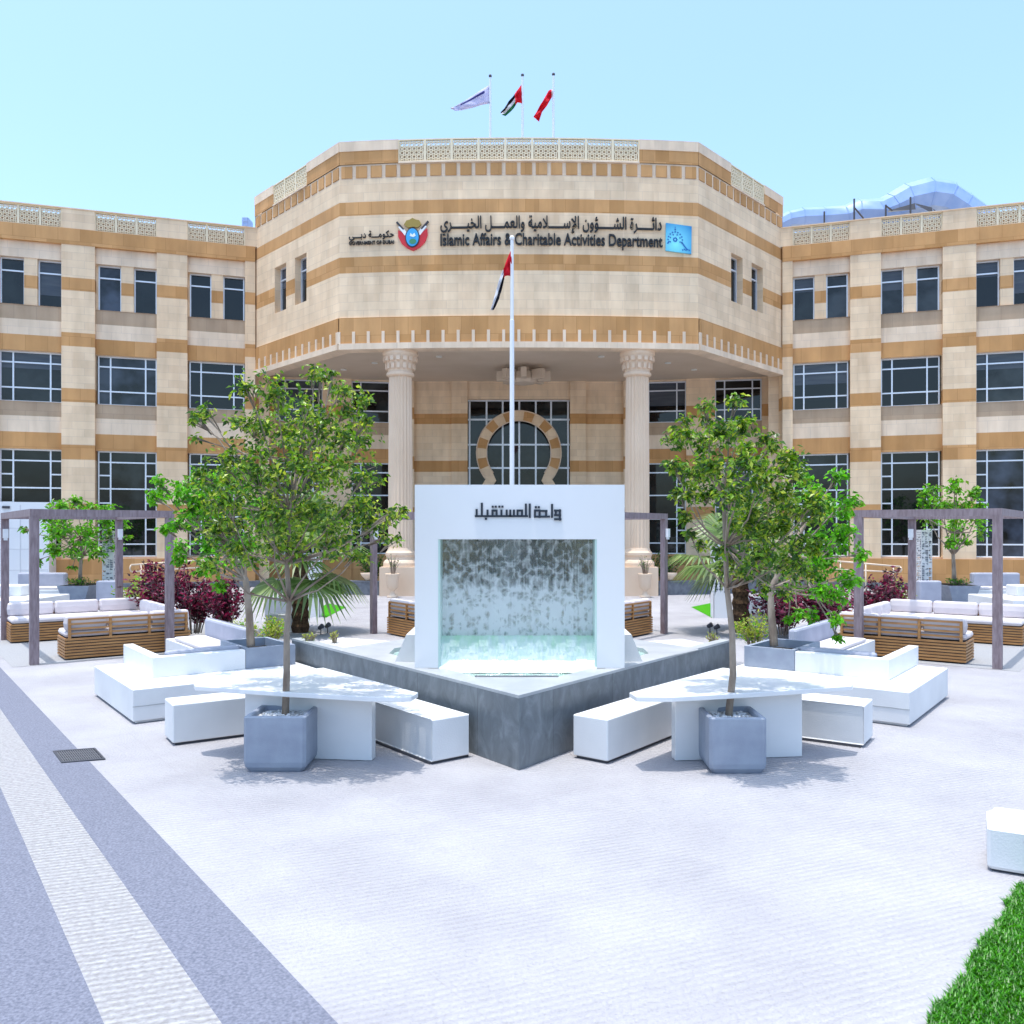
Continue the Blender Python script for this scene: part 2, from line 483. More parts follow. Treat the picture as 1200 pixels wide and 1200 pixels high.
strip('paving_strip', LB, LA, GREYPAVE, .004, 'grey aggregate paving strip nearest the fountain')
strip('path', LC, LB, ribbed_mat(), .004, 'ribbed white paving strip between two grey strips')
LD = (LC[0] + Vector((-3.2, 0, 0)), LC[1] + Vector((-3.2, 0, 0)))
strip('paving_strip', LD, LC, GREYPAVE, .004, 'wide grey paving at the lower left edge')

# ------------------------------------------------------------------ the office building
BLD = thing('office_building', 'banded sandstone government building with a drum entrance on two columns', 'building', (0, 36, 0))


class Fr:
    "a vertical plane: s along it, k out of it"
    def __init__(s, O, d, n):
        s.O = Vector((O[0], O[1], 0)); s.d = Vector((d[0], d[1], 0)).normalized(); s.n = Vector((n[0], n[1], 0)).normalized()

    def p(s, a, k, z):
        return s.O + s.d * a + s.n * k + Vector((0, 0, z))

    def mtx(s, a, k, z):
        o = s.p(a, k, z)
        d = s.d; y = -s.n
        return Matrix(((d.x, y.x, 0, o.x), (d.y, y.y, 0, o.y), (0, 0, 1, o.z), (0, 0, 0, 1)))


def vq(mb, F, s0, s1, z0, z1, k, m):
    mb.quad(F.p(s0, k, z0), F.p(s1, k, z0), F.p(s1, k, z1), F.p(s0, k, z1), m)


def hq(mb, F, s0, s1, k0, k1, z, m):
    mb.quad(F.p(s0, k0, z), F.p(s1, k0, z), F.p(s1, k1, z), F.p(s0, k1, z), m)


def sq(mb, F, s, k0, k1, z0, z1, m):
    mb.quad(F.p(s, k0, z0), F.p(s, k1, z0), F.p(s, k1, z1), F.p(s, k0, z1), m)


def fbox(mb, F, s0, s1, k0, k1, z0, z1, m):
    mb.box(s0, s1, -k1, -k0, z0, z1, F.mtx(0, 0, 0), m)


_win = {}


BLIND = noisy('roller_blind_fabric', (.050, .060, .080), (.075, .085, .10), 3, .12, .4, stretch=(.3, 1, 3))
wrnd = random.Random(5)


def blind(F, s0, s1, z0, z1, k, parent, fo):
    if z1 - z0 > 3 or wrnd.random() > .5: return
    f = wrnd.choice((.3, .42, .55, .7))
    m_ = MB()
    M = F.mtx(0, k, 0)
    m_.box(s0 + .06, s1 - .06, .008, .014, z1 - .06 - (z1 - z0) * f, z1 - .06, M)
    m_.build('roller_blind', BLIND, fo)


def window(F, s0, s1, z0, z1, k, vs, hs, side=(), parent=BLD, bar=.052):
    "a window: frame bars and one dark pane, both under an empty-less part"
    wd, h = s1 - s0, z1 - z0
    key = (round(wd, 3), round(h, 3), tuple(vs), tuple(hs), tuple(side), bar)
    if key not in _win:
        a = MB()
        e = bar * .55
        a.box(0, wd, -.05, .05, 0, bar); a.box(0, wd, -.05, .05, h - bar, h)
        a.box(0, bar, -.05, .05, bar, h - bar); a.box(wd - bar, wd, -.05, .05, bar, h - bar)
        xs = [wd * v for v in vs]
        for x in xs:
            a.box(x - e, x + e, -.045, .045, bar, h - bar)
        for v in hs:
            a.box(bar, wd - bar, -.048, .04, h * v - e, h * v + e)
        for v in side:
            a.box(bar, xs[0] - e, -.042, .04, h * v - e, h * v + e)
            a.box(xs[-1] + e, wd - bar, -.042, .04, h * v - e, h * v + e)
        b = MB(); b.quad((bar * .5, .02, bar * .5), (wd - bar * .5, .02, bar * .5), (wd - bar * .5, .02, h - bar * .5), (bar * .5, .02, h - bar * .5))
        fo = a.build('window', FRAMEM, parent, F.mtx(s0, k, z0))
        po = b.build('pane', GLASS, fo, F.mtx(s0, k, z0))
        _win[key] = (fo.data, po.data)
        blind(F, s0, s1, z0, z1, k, parent, fo)
        return fo
    fm, pm = _win[key]
    fo = inst('window', fm, parent, F.mtx(s0, k, z0))
    inst('pane', pm, fo, F.mtx(s0, k, z0))
    blind(F, s0, s1, z0, z1, k, parent, fo)
    return fo


V3 = (.195, .79)
H1 = (.285, .785)
HG = (.12, .385, .645, .895); SG = (.26, .51, .77)

# parapet lattice panel
_lat = {}


def lattice_mesh(wd, h, nx, ny, th=.034):
    key = (round(wd, 3), round(h, 3), nx, ny)
    if key in _lat:
        return _lat[key]
    a = MB(); f = .045
    a.box(0, wd, -.05, .05, 0, f); a.box(0, wd, -.05, .05, h - f, h)
    a.box(0, f, -.05, .05, f, h - f); a.box(wd - f, wd, -.05, .05, f, h - f)
    iw, ih = wd - 2 * f, h - 2 * f
    cx_, cz_ = iw / nx, ih / ny
    r0 = min(cx_, cz_) * .58; r1 = r0 - th
    K = 8
    for j in range(ny + 1):
        for i in range(nx + (j % 2)):
            x = f + cx_ * (i + (.5 if j % 2 == 0 else 0)); z = f + cz_ * j
            for q in range(K):
                t0, t1 = 2 * PI * (q + .5) / K, 2 * PI * (q + 1.5) / K
                pts = [(x + math.cos(t) * r, z + math.sin(t) * r) for t, r in ((t0, r0), (t1, r0), (t1, r1), (t0, r1))]
                if any(p[0] < f * .6 or p[0] > wd - f * .6 or p[1] < f * .6 or p[1] > h - f * .6 for p in pts):
                    continue
                for y in (-.03, .03):
                    a.quad(*[(p[0], y, p[1]) for p in pts])
                a.quad((pts[0][0], -.03, pts[0][1]), (pts[1][0], -.03, pts[1][1]), (pts[1][0], .03, pts[1][1]), (pts[0][0], .03, pts[0][1]))
                a.quad((pts[3][0], -.03, pts[3][1]), (pts[2][0], -.03, pts[2][1]), (pts[2][0], .03, pts[2][1]), (pts[3][0], .03, pts[3][1]))
    o = a.build('lattice_proto', LATT)
    me = o.data; bpy.data.objects.remove(o)
    me.name = 'parapet_lattice'
    _lat[key] = me
    return me


C2 = (11.37, 36.8); C1 = (6.64, 31.6)
STONES = [CREAM, OCHRE, TAN, PALE]
cr, oc, tn, pa = 0, 1, 2, 3
PIL = [(1.25, 2.92, cr), (2.92, 3.5, oc), (3.5, 5.28, cr), (5.28, 5.87, oc), (5.87, 7.6, cr), (7.6, 8.15, oc), (8.15, 9.85, cr), (9.85, 10.4, oc), (10.4, 12.1, cr), (12.1, 12.62, oc), (12.62, 13.95, cr)]
INF = [(1.25, 1.32, pa), (5.68, 6.35, oc), (6.35, 6.99, pa), (6.99, 7.57, tn), (9.59, 10.23, oc), (10.23, 10.84, pa), (10.84, 11.42, tn), (13.31, 13.95, pa)]
BAY = [(.42, 2.72), (3.91, 6.23), (7.45, 9.77), (10.97, 13.28)]
WEND = 14.5


def wing(sg):
    F = Fr((sg * C2[0], C2[1]), (sg * .949, -.314), (-sg * .314, -.949))
    mb = MB()
    KP, D = .16, -.45
    piers = [(0, .42)] + [(BAY[i][1], BAY[i + 1][0]) for i in range(3)] + [(BAY[3][1], WEND)]
    for a, b in piers:
        for z0, z1, m in PIL:
            vq(mb, F, a, b, z0, z1, KP, m)
            sq(mb, F, a, KP, D, z0, z1, m); sq(mb, F, b, KP, D, z0, z1, m)
    for a, b in BAY:
        for z0, z1, m in INF:
            vq(mb, F, a, b, z0, z1, 0, m)
        for z in (5.68, 9.59, 13.31):
            hq(mb, F, a, b, 0, D, z, pa)
        for z in (1.32, 7.57, 11.42):
            hq(mb, F, a, b, .03, D, z, pa)
        # twin top windows with a pier between
        wd = b - a; p0, p1 = a + wd * .385, a + wd * .59
        for z0, z1, m in ((11.42, 12.1, cr), (12.1, 12.62, oc), (12.62, 13.31, cr)):
            vq(mb, F, p0, p1, z0, z1, -.04, m); sq(mb, F, p0, -.04, D, z0, z1, m); sq(mb, F, p1, -.04, D, z0, z1, m)
        window(F, a + .02, p0, 11.42, 13.31, -.28, (), (.73,))
        window(F, p1, p1 + (p0 - a - .02), 11.42, 13.31, -.28, (), (.73,))
        vq(mb, F, p1 + (p0 - a - .02), b, 11.42, 13.31, -.22, cr)
        window(F, a + .02, b - .06, 7.57, 9.59, -.28, V3, H1)
        window(F, a + .02, b - .06, 1.32, 5.68, -.28, V3, HG, SG)
    # dado, kerb, crowning band, parapet piers
    fbox(mb, F, 0, WEND, -.3, .20, .26, 1.25, oc)
    fbox(mb, F, 0, WEND, -.3, .19, 13.95, 14.59, oc)
    pp = [(-.1, .42)] + [(BAY[i][1], BAY[i + 1][0]) for i in range(3)] + [(BAY[3][1], WEND)]
    for a, b in pp:
        fbox(mb, F, a, b, -.12, .17, 14.59, 15.38, cr)
    fbox(mb, F, -.1, WEND, -.15, .2, 15.38, 15.42, cr)
    fbox(mb, F, 0, WEND, -.62, -.5, 14.4, 15.36, tn)
    # solid body and roof behind
    fbox(mb, F, -.6, WEND, -13, -.46, 0, 14.4, cr)
    mb.build('wing', STONES, BLD, uv=True)
    kb = MB(); fbox(kb, F, -.2, WEND, -.3, .42, 0, .26, 0)
    kb.build('plinth', GRANITE, BLD)
    for a, b in BAY:
        pw = (b - a) / 3
        me = lattice_mesh(pw, .79, 4, 5)
        for i in range(3):
            inst('parapet_lattice', me, BLD, F.mtx(a + pw * i, .06, 14.59))
    return F


FW = {}
for sg in (-1, 1):
    FW[sg] = wing(sg)

# ---- drum
SAG = .4


def arcY(X):
    return C1[1] - SAG * (1 - (X / C1[0]) ** 2)


def arcF(x0, x1):
    a = Vector((x0, arcY(x0))); b = Vector((x1, arcY(x1)))
    d = (b - a)
    return Fr(a, d, (d.y, -d.x)), d.length


NS = 24
XS = [-C1[0] + 2 * C1[0] * i / NS for i in range(NS + 1)]
SIDE = {}
for sg in (-1, 1):
    d = Vector((sg * (C2[0] - C1[0]), C2[1] - C1[1]))
    SIDE[sg] = (Fr((sg * C1[0], C1[1]), d, (sg * d.y * sg, -abs(d.x)) if sg > 0 else (-d.y, -abs(d.x))), d.length)
ZB = [(9.30, 10.26, oc, .05), (10.26, 11.92, cr, 0), (11.92, 12.51, oc, 0), (12.51, 14.04, cr, 0), (14.04, 14.54, oc, .0), (14.54, 15.38, cr, 0), (15.38, 15.93, pa, -.02)]
drum = MB()


def dentils(F, L, n, ribs=None):
    st = L / n
    for i in (range(n + 1) if ribs is None else ribs):
        s = min(max(i * st, .07), L - .07)
        wv = .055 if (0 < i < n or ribs == (0,)) else .07
        if ribs == (0,): s = 0
        fbox(drum, F, s - wv, s + wv, .0, .085, 9.30, 9.74, pa)
    for i in range(n):
        fbox(drum, F, i * st + st * .13, (i + 1) * st - st * .13, -.02, .012, 15.43, 15.86, oc)


for i in range(NS):
    F, L = arcF(XS[i], XS[i + 1])
    for z0, z1, m, k in ZB:
        vq(drum, F, 0, L, z0, z1, k, m)
    fbox(drum, F, 0, L, -.5, .11, 9.08, 9.30, pa)
    hq(drum, F, 0, L, .05, 0, 10.26, cr)
    xm = (XS[i] + XS[i + 1]) / 2
    if abs(xm) > 4.4:
        vq(drum, F, 0, L, 15.93, 16.41, .02, oc)
        fbox(drum, F, 0, L, -.3, .04, 16.41, 16.78, pa)
        vq(drum, F, 0, L, 15.93, 16.41, -.3, oc)
    else:
        fbox(drum, F, 0, L, -.14, .05, 15.90, 15.955, pa)
    dentils(F, L, 1, (0,))
SWIN = [(2.5, 3.45), (4.2, 5.2)]
for sg in (-1, 1):
    F, L = SIDE[sg]
    zs = [9.30, 10.26, 11.42, 11.92, 12.51, 13.31, 14.04, 14.54, 15.38, 15.93]
    ss = [0, SWIN[0][0], SWIN[0][1], SWIN[1][0], SWIN[1][1], L]
    for z0, z1 in zip(zs, zs[1:]):
        zm = (z0 + z1) / 2
        m, k = [(mm, kk) for a, b, mm, kk in ZB if a <= zm <= b][0]
        for s0, s1 in zip(ss, ss[1:]):
            sm = (s0 + s1) / 2
            if 11.42 < zm < 13.31 and any(a < sm < b for a, b in SWIN):
                continue
            vq(drum, F, s0, s1, z0, z1, k, m)
    for a, b in SWIN:
        sq(drum, F, a, 0, -.45, 11.42, 13.31, cr); sq(drum, F, b, 0, -.45, 11.42, 13.31, cr)
        hq(drum, F, a, b, 0, -.45, 11.42, cr); hq(drum, F, a, b, 0, -.45, 13.31, cr)
        window(F, a + .02, b - .02, 11.42, 13.31, -.3, (), (.73,))
    fbox(drum, F, .0, L, -.5, .108, 9.083, 9.297, pa)
    hq(drum, F, 0, L, .05, 0, 10.26, cr)
    for a, b in ((0, 2.45), (5.3, L)):
        vq(drum, F, a, b, 15.93, 16.41, .02, oc); vq(drum, F, a, b, 15.93, 16.41, -.3, oc)
        sq(drum, F, b if a == 0 else a, .02, -.3, 15.93, 16.41, oc)
        fbox(drum, F, a, b, -.3, .04, 16.41, 16.78, pa)
    fbox(drum, F, 2.45, 5.3, -.14, .05, 15.90, 15.955, pa)
    dentils(F, L, 13)
    for i in range(3):
        pw = (5.3 - 2.45) / 3
        inst('parapet_lattice', lattice_mesh(pw, .83, 5, 5), BLD, F.mtx(2.45 + pw * i, -.05, 15.955))
    # end return of the drum above the wing roof
    E = F.p(L, 0, 0)
    drum.quad((E.x, E.y, 9.08), (E.x, E.y + 6, 9.08), (E.x, E.y + 6, 16.78), (E.x, E.y, 16.78), cr)
plan = [(sg_x, arcY(sg_x)) for sg_x in XS]
outer = [(-C2[0], C2[1])] + plan + [(C2[0], C2[1])]
inset = [(x * .97, y + .5) for x, y in outer]
drum.prism(inset + [(C2[0] * .97, 48), (-C2[0] * .97, 48)], 9.55, 15.9, cr)
for i in range(NS):
    F, L = arcF(XS[i], XS[i + 1]); fbox(drum, F, -.02, L + .02, -.62, -.5, 15.9, 16.74, tn)
for sg in (-1, 1):
    F, L = SIDE[sg]; fbox(drum, F, .1, L - .1, -.62, -.5, 15.9, 16.74, tn)
drum.build('entrance_drum', STONES, BLD, uv=True)
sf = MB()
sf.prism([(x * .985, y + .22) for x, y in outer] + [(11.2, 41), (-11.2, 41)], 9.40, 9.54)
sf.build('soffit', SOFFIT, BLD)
# front lattice, nine panels
for i in range(9):
    x0, x1 = -4.43 + 8.86 * i / 9, -4.43 + 8.86 * (i + 1) / 9
    F, L = arcF(x0, x1)
    inst('parapet_lattice', lattice_mesh(8.86 / 9, .83, 5, 5), BLD, F.mtx(0, -.04, 15.955))

# ---- walls below the drum
inner = MB()
for sg in (-1, 1):
    a = Vector((sg * 11.4, 38.75)); b = Vector((sg * 4.9, 39.9)); d = b - a
    F = Fr(a, d, (-sg * abs(d.y), -abs(d.x))); L = d.length
    F.n = Vector((-sg * abs(d.y), -abs(d.x), 0)).normalized()
    # keep n pointing at the plaza and square to d
    F.n = Vector((d.y, -d.x, 0)).normalized() if (d.y * 0 - d.x * -1) < 0 else Vector((-d.y, d.x, 0)).normalized()
    if F.n.y > 0: F.n = -F.n
    wn = [(.35, 2.43), (3.73, 5.9)]
    ss = [0, .35, 2.43, 3.73, 5.9, L]
    for s0, s1 in zip(ss, ss[1:]):
        iswin = (s0, s1) in wn
        if iswin:
            for z0, z1, m in [(0, 1.32, oc), (5.55, 6.2, oc), (6.2, 6.85, pa), (6.85, 7.42, tn), (9.33, 9.5, cr)]:
                vq(inner, F, s0, s1, z0, z1, 0, m)
            for z in (5.55, 1.32, 7.42, 9.33):
                hq(inner, F, s0, s1, 0, -.4, z, pa)
            window(F, s0, s1, 7.42, 9.33, -.2, V3, H1); window(F, s0, s1, 1.32, 5.55, -.2, V3, HG, SG)
        else:
            for z0, z1, m in [(0, 1.25, oc)] + [(p, q, r_) for p, q, r_ in PIL if q <= 8.2] + [(8.15, 9.5, cr)]:
                vq(inner, F, s0, s1, z0, z1, .1, m)
                sq(inner, F, s0, .1, -.4, z0, z1, m); sq(inner, F, s1, .1, -.4, z0, z1, m)
    vq(inner, F, -.2, L, 0, 9.5, -.42, cr)
    # return beside the wing
    c = Vector((sg * 11.37, 36.8))
    e = a - c
    F2 = Fr(c, e, (-sg, 0))
    for z0, z1, m in [(0, 1.25, oc)] + [(p, q, r_) for p, q, r_ in PIL if q <= 9.9]:
        vq(inner, F2, 0, e.length, z0, z1, .02, m)
FC = Fr((0, 40), (1, 0), (0, -1))
BZ = [(0, 1.25, oc), (1.25, 2.95, cr), (2.95, 3.5, oc), (3.5, 5.16, cr), (5.16, 5.68, oc), (5.68, 7.40, cr), (7.40, 7.88, oc), (7.88, 9.5, cr)]
for sg in (-1, 1):
    for s0, s1, k in ((2.4, 3.15, .12), (3.15, 6.3, 0)):
        for z0, z1, m in BZ:
            vq(inner, FC, sg * s0, sg * s1, z0, z1, k, m)
    for z0, z1, m in BZ:
        sq(inner, FC, sg * 2.4, .12, -.4, z0, z1, m); sq(inner, FC, sg * 3.15, .12, 0, z0, z1, m)
vq(inner, FC, -2.4, 2.4, 8.56, 9.5, .04, cr)
hq(inner, FC, -2.4, 2.4, .04, -.4, 8.56, cr)
inner.build('porch_wall', STONES, BLD, uv=True)
# glazed portal
gw = MB()
mx_ = [(px - 607) * .04 for px in (549, 569, 588, 607.5, 627, 645, 665)]
mz_ = [8.54, 7.64, 6.46, 5.36, 4.26, 3.16, .05]
for x in mx_:
    fbox(gw, FC, x - .04, x + .04, -.33, -.22, 0, 8.56, 0)
for z in mz_:
    fbox(gw, FC, -2.4, 2.4, -.34, -.217, z - .04, z + .04, 0)
cw = gw.build('portal_glazing', FRAMEM, BLD)
gp = MB(); vq(gp, FC, -2.4, 2.4, 0, 8.56, -.3, 0); gp.build('pane', GLASS, cw)
# horseshoe arch of alternating voussoirs
ar = MB(); CZ, RO, RI = 6.04, 1.96, 1.53
N = 17
A0, A1 = R(-38), R(218)
for i in range(N):
    for h in range(3):
        t0 = A0 + (A1 - A0) * (i + h / 3) / N; t1 = A0 + (A1 - A0) * (i + (h + 1) / 3) / N
        q = []
        for k in (-.16, .10):
            q.append([FC.p(math.cos(t) * r, k, CZ + math.sin(t) * r) for t, r in ((t0, RO), (t1, RO), (t1, RI), (t0, RI))])
        m = 0 if i % 2 == 0 else 1
        ar.quad(*q[1], m); ar.quad(q[0][0], q[0][1], q[1][1], q[1][0], m); ar.quad(q[0][3], q[0][2], q[1][2], q[1][3], m)
for sg in (-1, 1):
    x0, z0 = sg * math.cos(A0) * RO, CZ + math.sin(A0) * RO
    x1, z1 = sg * math.cos(A0) * RI, CZ + math.sin(A0) * RI
    pts = [(x0, z0), (x1, z1), (sg * 1.06, 4.75), (sg * 1.35, 4.3), (sg * 1.35, 0), (sg * 1.8, 0), (sg * 1.8, 4.4)]
    f = [FC.p(x, .11, z) for x, z in pts]; bk = [FC.p(x, -.16, z) for x, z in pts]
    ar.poly(f, 0)
    for i in range(len(pts)):
        ar.quad(f[i], f[(i + 1) % len(pts)], bk[(i + 1) % len(pts)], bk[i], 0)
ar.build('horseshoe_arch', [CREAM, OCHRE], BLD, uv=True)
# edge rings of the arch
rg = MB()
for rr in (RO + .02, RI - .02):
    rg.tube([FC.p(math.cos(A0 + (A1 - A0) * i / 40) * rr, .1, CZ + math.sin(A0 + (A1 - A0) * i / 40) * rr) for i in range(41)], .03, 6)
rg.build('arch_moulding', COLST, BLD, smooth=True)

# ---- columns
def fluted(mb, c, r, z0, z1, n=20):
    K = n * 4
    def ring(z, rr):
        out = []
        for j in range(K):
            dpt = (0, .6, 1, .6)[j % 4] * .045
            t = 2 * PI * j / K
            out.append((c[0] + math.cos(t) * (rr - dpt), c[1] + math.sin(t) * (rr - dpt), z))
        return out
    mb.loft([ring(z0, r), ring((z0 + z1) / 2, r * .985), ring(z1, r * .93)], True)


for sg in (-1, 1):
    c = (sg * 4.44, 32.0)
    a = MB(); fluted(a, c, .46, 1.75, 8.2)
    cn = a.build('column', COLST, BLD)
    b = MB()
    b.lathe([(.45, 8.15), (.52, 8.2), (.52, 8.28), (.47, 8.33), (.47, 8.36), (.50, 8.55), (.55, 8.75), (.61, 8.9), (.66, 8.97), (.66, 9.10)], (c[0], c[1], 0), 32)
    for j in range(16):
        t = 2 * PI * j / 16
        M = Matrix.Translation((c[0], c[1], 0)) @ Matrix.Rotation(t, 4, 'Z')
        b.box(.46, .565, -.055, .055, 8.42, 8.62, M); b.box(.50, .64, -.07, .07, 8.70, 8.86, M)
    b.build('capital', COLST, cn)
    d = MB()
    d.lathe([(.64, 1.06), (.64, 1.2), (.60, 1.28), (.52, 1.34), (.52, 1.42), (.56, 1.5), (.56, 1.58), (.49, 1.66), (.46, 1.76)], (c[0], c[1], 0), 32)
    d.box(c[0] - .68, c[0] + .68, c[1] - .68, c[1] + .68, 0, 1.06)
    d.build('base', COLST, cn)
# porch ceiling lights
LAMP = mat('lamp_lens', (.8, .8, .75), .3)
for x, y in ((-3.2, 34.2), (3.3, 34.2), (-6.0, 35.5), (6.2, 35.5), (-7.6, 37), (7.6, 37)):
    a = MB(); a.lathe([(.13, 9.36), (.13, 9.395), (.10, 9.395)], (x, y, 0), 16); a.build('downlight', LAMP, BLD)
a = MB()
a.lathe([(.25, 9.39), (.25, 9.2), (.55, 9.15), (.6, 8.85), (.5, 8.7), (.2, 8.66)], (.2, 36.5, 0), 12)
for j in range(8):
    t = 2 * PI * j / 8
    a.box(.6, 1.15, -.12, .12, 8.8, 9.2, Matrix.Translation((.2, 36.5, 0)) @ Matrix.Rotation(t, 4, 'Z'))
a.build('ceiling_lamp', SOFFIT, BLD)

# ---- lettering on the drum
AF = {'ا': (0xFE8D, 0xFE8E), 'د': (0xFEA9, 0xFEAA), 'ئ': (0xFE89, 0xFE8A, 0xFE8B, 0xFE8C), 'ر': (0xFEAD, 0xFEAE), 'ة': (0xFE93, 0xFE94), 'ل': (0xFEDD, 0xFEDE, 0xFEDF, 0xFEE0),
      'ش': (0xFEB5, 0xFEB6, 0xFEB7, 0xFEB8), 'ؤ': (0xFE85, 0xFE86), 'و': (0xFEED, 0xFEEE), 'ن': (0xFEE5, 0xFEE6, 0xFEE7, 0xFEE8), 'إ': (0xFE87, 0xFE88), 'س': (0xFEB1, 0xFEB2, 0xFEB3, 0xFEB4),
      'م': (0xFEE1, 0xFEE2, 0xFEE3, 0xFEE4), 'ي': (0xFEF1, 0xFEF2, 0xFEF3, 0xFEF4), 'ع': (0xFEC9, 0xFECA, 0xFECB, 0xFECC), 'خ': (0xFEA5, 0xFEA6, 0xFEA7, 0xFEA8), 'ح': (0xFEA1, 0xFEA2, 0xFEA3, 0xFEA4),
      'ت': (0xFE95, 0xFE96, 0xFE97, 0xFE98), 'ق': (0xFED5, 0xFED6, 0xFED7, 0xFED8), 'ب': (0xFE8F, 0xFE90, 0xFE91, 0xFE92), 'ك': (0xFED9, 0xFEDA, 0xFEDB, 0xFEDC), 'ـ': (0x640, 0x640, 0x640, 0x640)}


def arabic(s):
    out = []; n = len(s); i = 0
    while i < n:
        ch = s[i]
        if ch not in AF:
            out.append(ch); i += 1; continue
        pj = i > 0 and s[i - 1] in AF and len(AF[s[i - 1]]) == 4
        if ch == 'ل' and i + 1 < n and s[i + 1] in 'اإ':
            out.append(chr({'ا': 0xFEFB, 'إ': 0xFEF9}[s[i + 1]] + (1 if pj else 0))); i += 2; continue
        f = AF[ch]; nj = len(f) == 4 and i + 1 < n and s[i + 1] in AF
        out.append(chr(f[(3 if nj else 1) if pj else (2 if nj else 0)])); i += 1
    return ''.join(reversed(out))


def text_mesh(body, bold):
    c = bpy.data.curves.new('lettering', 'FONT'); c.body = body; c.size = 1; c.extrude = .04; c.offset = bold; c.resolution_u = 4
    o = bpy.data.objects.new('lettering', c); col.objects.link(o)
    bpy.context.view_layer.update()
    dg = bpy.context.evaluated_depsgraph_get()
    me = bpy.data.meshes.new_from_object(o.evaluated_get(dg))
    bpy.data.objects.remove(o)
    return me


def sign_text(body, x0, x1, zb, h_cap, bold, m, name, href):
    "lettering set along the curved front: x0..x1 wide, href = letter height in font units, zb baseline"
    me = text_mesh(body, bold)
    xs = [v.co.x for v in me.vertices]; a, b = min(xs), max(xs)
    for v in me.vertices:
        X = x0 + (v.co.x - a) / (b - a) * (x1 - x0)
        v.co = Vector((X, arcY(X) - .05 - v.co.z * .9, zb + v.co.y * h_cap / href)) - BLD.location
    me.materials.clear(); me.materials.append(m)
    o = bpy.data.objects.new(name, me); col.objects.link(o); o.parent = BLD
    return o


YD = .0312
sx = lambda px: (px - CX) * YD
sz = lambda py: HC - (py - CY) * YD
sign_text('Islamic Affairs & Charitable Activities Department', sx(516), sx(777.5), sz(287.5), .43, .013, BLACKM, 'sign_lettering', .70)
sign_text(arabic('دائـــــرة الشـــــؤون الإســـــلامية والعمــــل الخيـــــري'), sx(516), sx(776.5), sz(267.5), .45, .012, BLACKM, 'sign_lettering', .74)
sign_text(arabic('حكومـــة دبـــي'), sx(407), sx(461), sz(276), .25, .006, BLACKM, 'sign_lettering', .74)
sign_text('GOVERNMENT OF DUBAI', sx(407), sx(461), sz(284), .13, .002, BLACKM, 'sign_lettering', .70)

# emblem: red and white shield wings round a blue oval, gold bird on top
RED = mat('emblem_red', (.62, .02, .025), .35); WHT = mat('emblem_white', (.85, .85, .85), .4); GOLD = mat('emblem_gold', (.36, .24, .05), .35, .5, .3)
BLUE = mat('emblem_blue', (.05, .36, .68), .35); GREEN = mat('emblem_green', (.05, .25, .12), .5); DKB = mat('emblem_dark', (.03, .03, .04), .5)


def eplate(name, pts, dep, m, parent, base=0.0):
    mb = MB()
    f = []; b = []
    for px, py in pts:
        X = sx(px); f.append((X, arcY(X) - base - dep, sz(py))); b.append((X, arcY(X) - base, sz(py)))
    mb.poly(f)
    n = len(pts)
    for i in range(n):
        mb.quad(f[i], f[(i + 1) % n], b[(i + 1) % n], b[i])
    return mb.build(name, m, parent)


def ov(cx_, cy_, rx, ry, n=24):
    return [(cx_ + rx * math.cos(2 * PI * i / n), cy_ + ry * math.sin(2 * PI * i / n)) for i in range(n)]


em = eplate('emblem', [(466, 268), (474, 273), (483, 276), (492, 273), (500.5, 267), (501, 275), (498, 283), (492, 289), (484, 293), (477, 290), (470, 284), (466, 276)], .05, RED, BLD, .003)
for s_ in (-1, 1):
    eplate('white_bar', [(483 + s_ * 9, 275), (483 + s_ * 17, 264.5), (483 + s_ * 13.5, 263.5), (483 + s_ * 6, 272)], .065, WHT, em, .003)
    eplate('staff', [(483 + s_ * 10, 267), (483 + s_ * 18, 258), (483 + s_ * 19.5, 259.5), (483 + s_ * 11, 268.5)], .07, DKB, em, .003)
eplate('bird', [(473, 262), (476, 257.5), (480, 256.5), (483, 254.5), (486.5, 256.5), (491, 257.5), (493.5, 262), (489.5, 266), (484, 265), (477.5, 266)], .08, GOLD, em, .003)
eplate('oval_rim', ov(483, 277.5, 8.6, 11.6), .08, DKB, em, .003)
eplate('oval', ov(483, 277.5, 7.4, 10.4), .095, BLUE, em, .003)
eplate('sail', [(480, 276), (481, 272.5), (483, 275), (485.5, 272.5), (487, 276), (484, 277.5)], .11, WHT, em, .003)
eplate('island', ov(483.5, 282.5, 4.2, 3), .11, GREEN, em, .003)


def logo_mat():
    m = mat('printed_blue_panel', (.1, .5, .8), .25, .5)
    tc = nd(m, 'ShaderNodeTexCoord')
    gr = nd(m, 'ShaderNodeTexGradient'); gr.gradient_type = 'SPHERICAL'
    mp = nd(m, 'ShaderNodeMapping'); mp.inputs['Location'].default_value = (-4.7, 0, -12.65); mp.inputs['Scale'].default_value = (1.0, .0, .85)
    ge = nd(m, 'ShaderNodeTexCoord')
    lk(m, tc.outputs['Generated'], mp.inputs['Vector'])
    mp.inputs['Location'].default_value = (-.35, 0, -.3)
    mp.inputs['Scale'].default_value = (.9, 0, .9)
    lk(m, mp.outputs['Vector'], gr.inputs['Vector'])
    r = nd(m, 'ShaderNodeValToRGB'); r.color_ramp.elements[0].position = .25; r.color_ramp.elements[1].position = .95
    r.color_ramp.elements[0].color = (.01, .20, .48, 1); r.color_ramp.elements[1].color = (.25, .82, .92, 1)
    lk(m, gr.outputs['Fac'], r.inputs['Fac']); lk(m, r.outputs['Color'], bsdf(m).inputs['Base Color'])
    return m


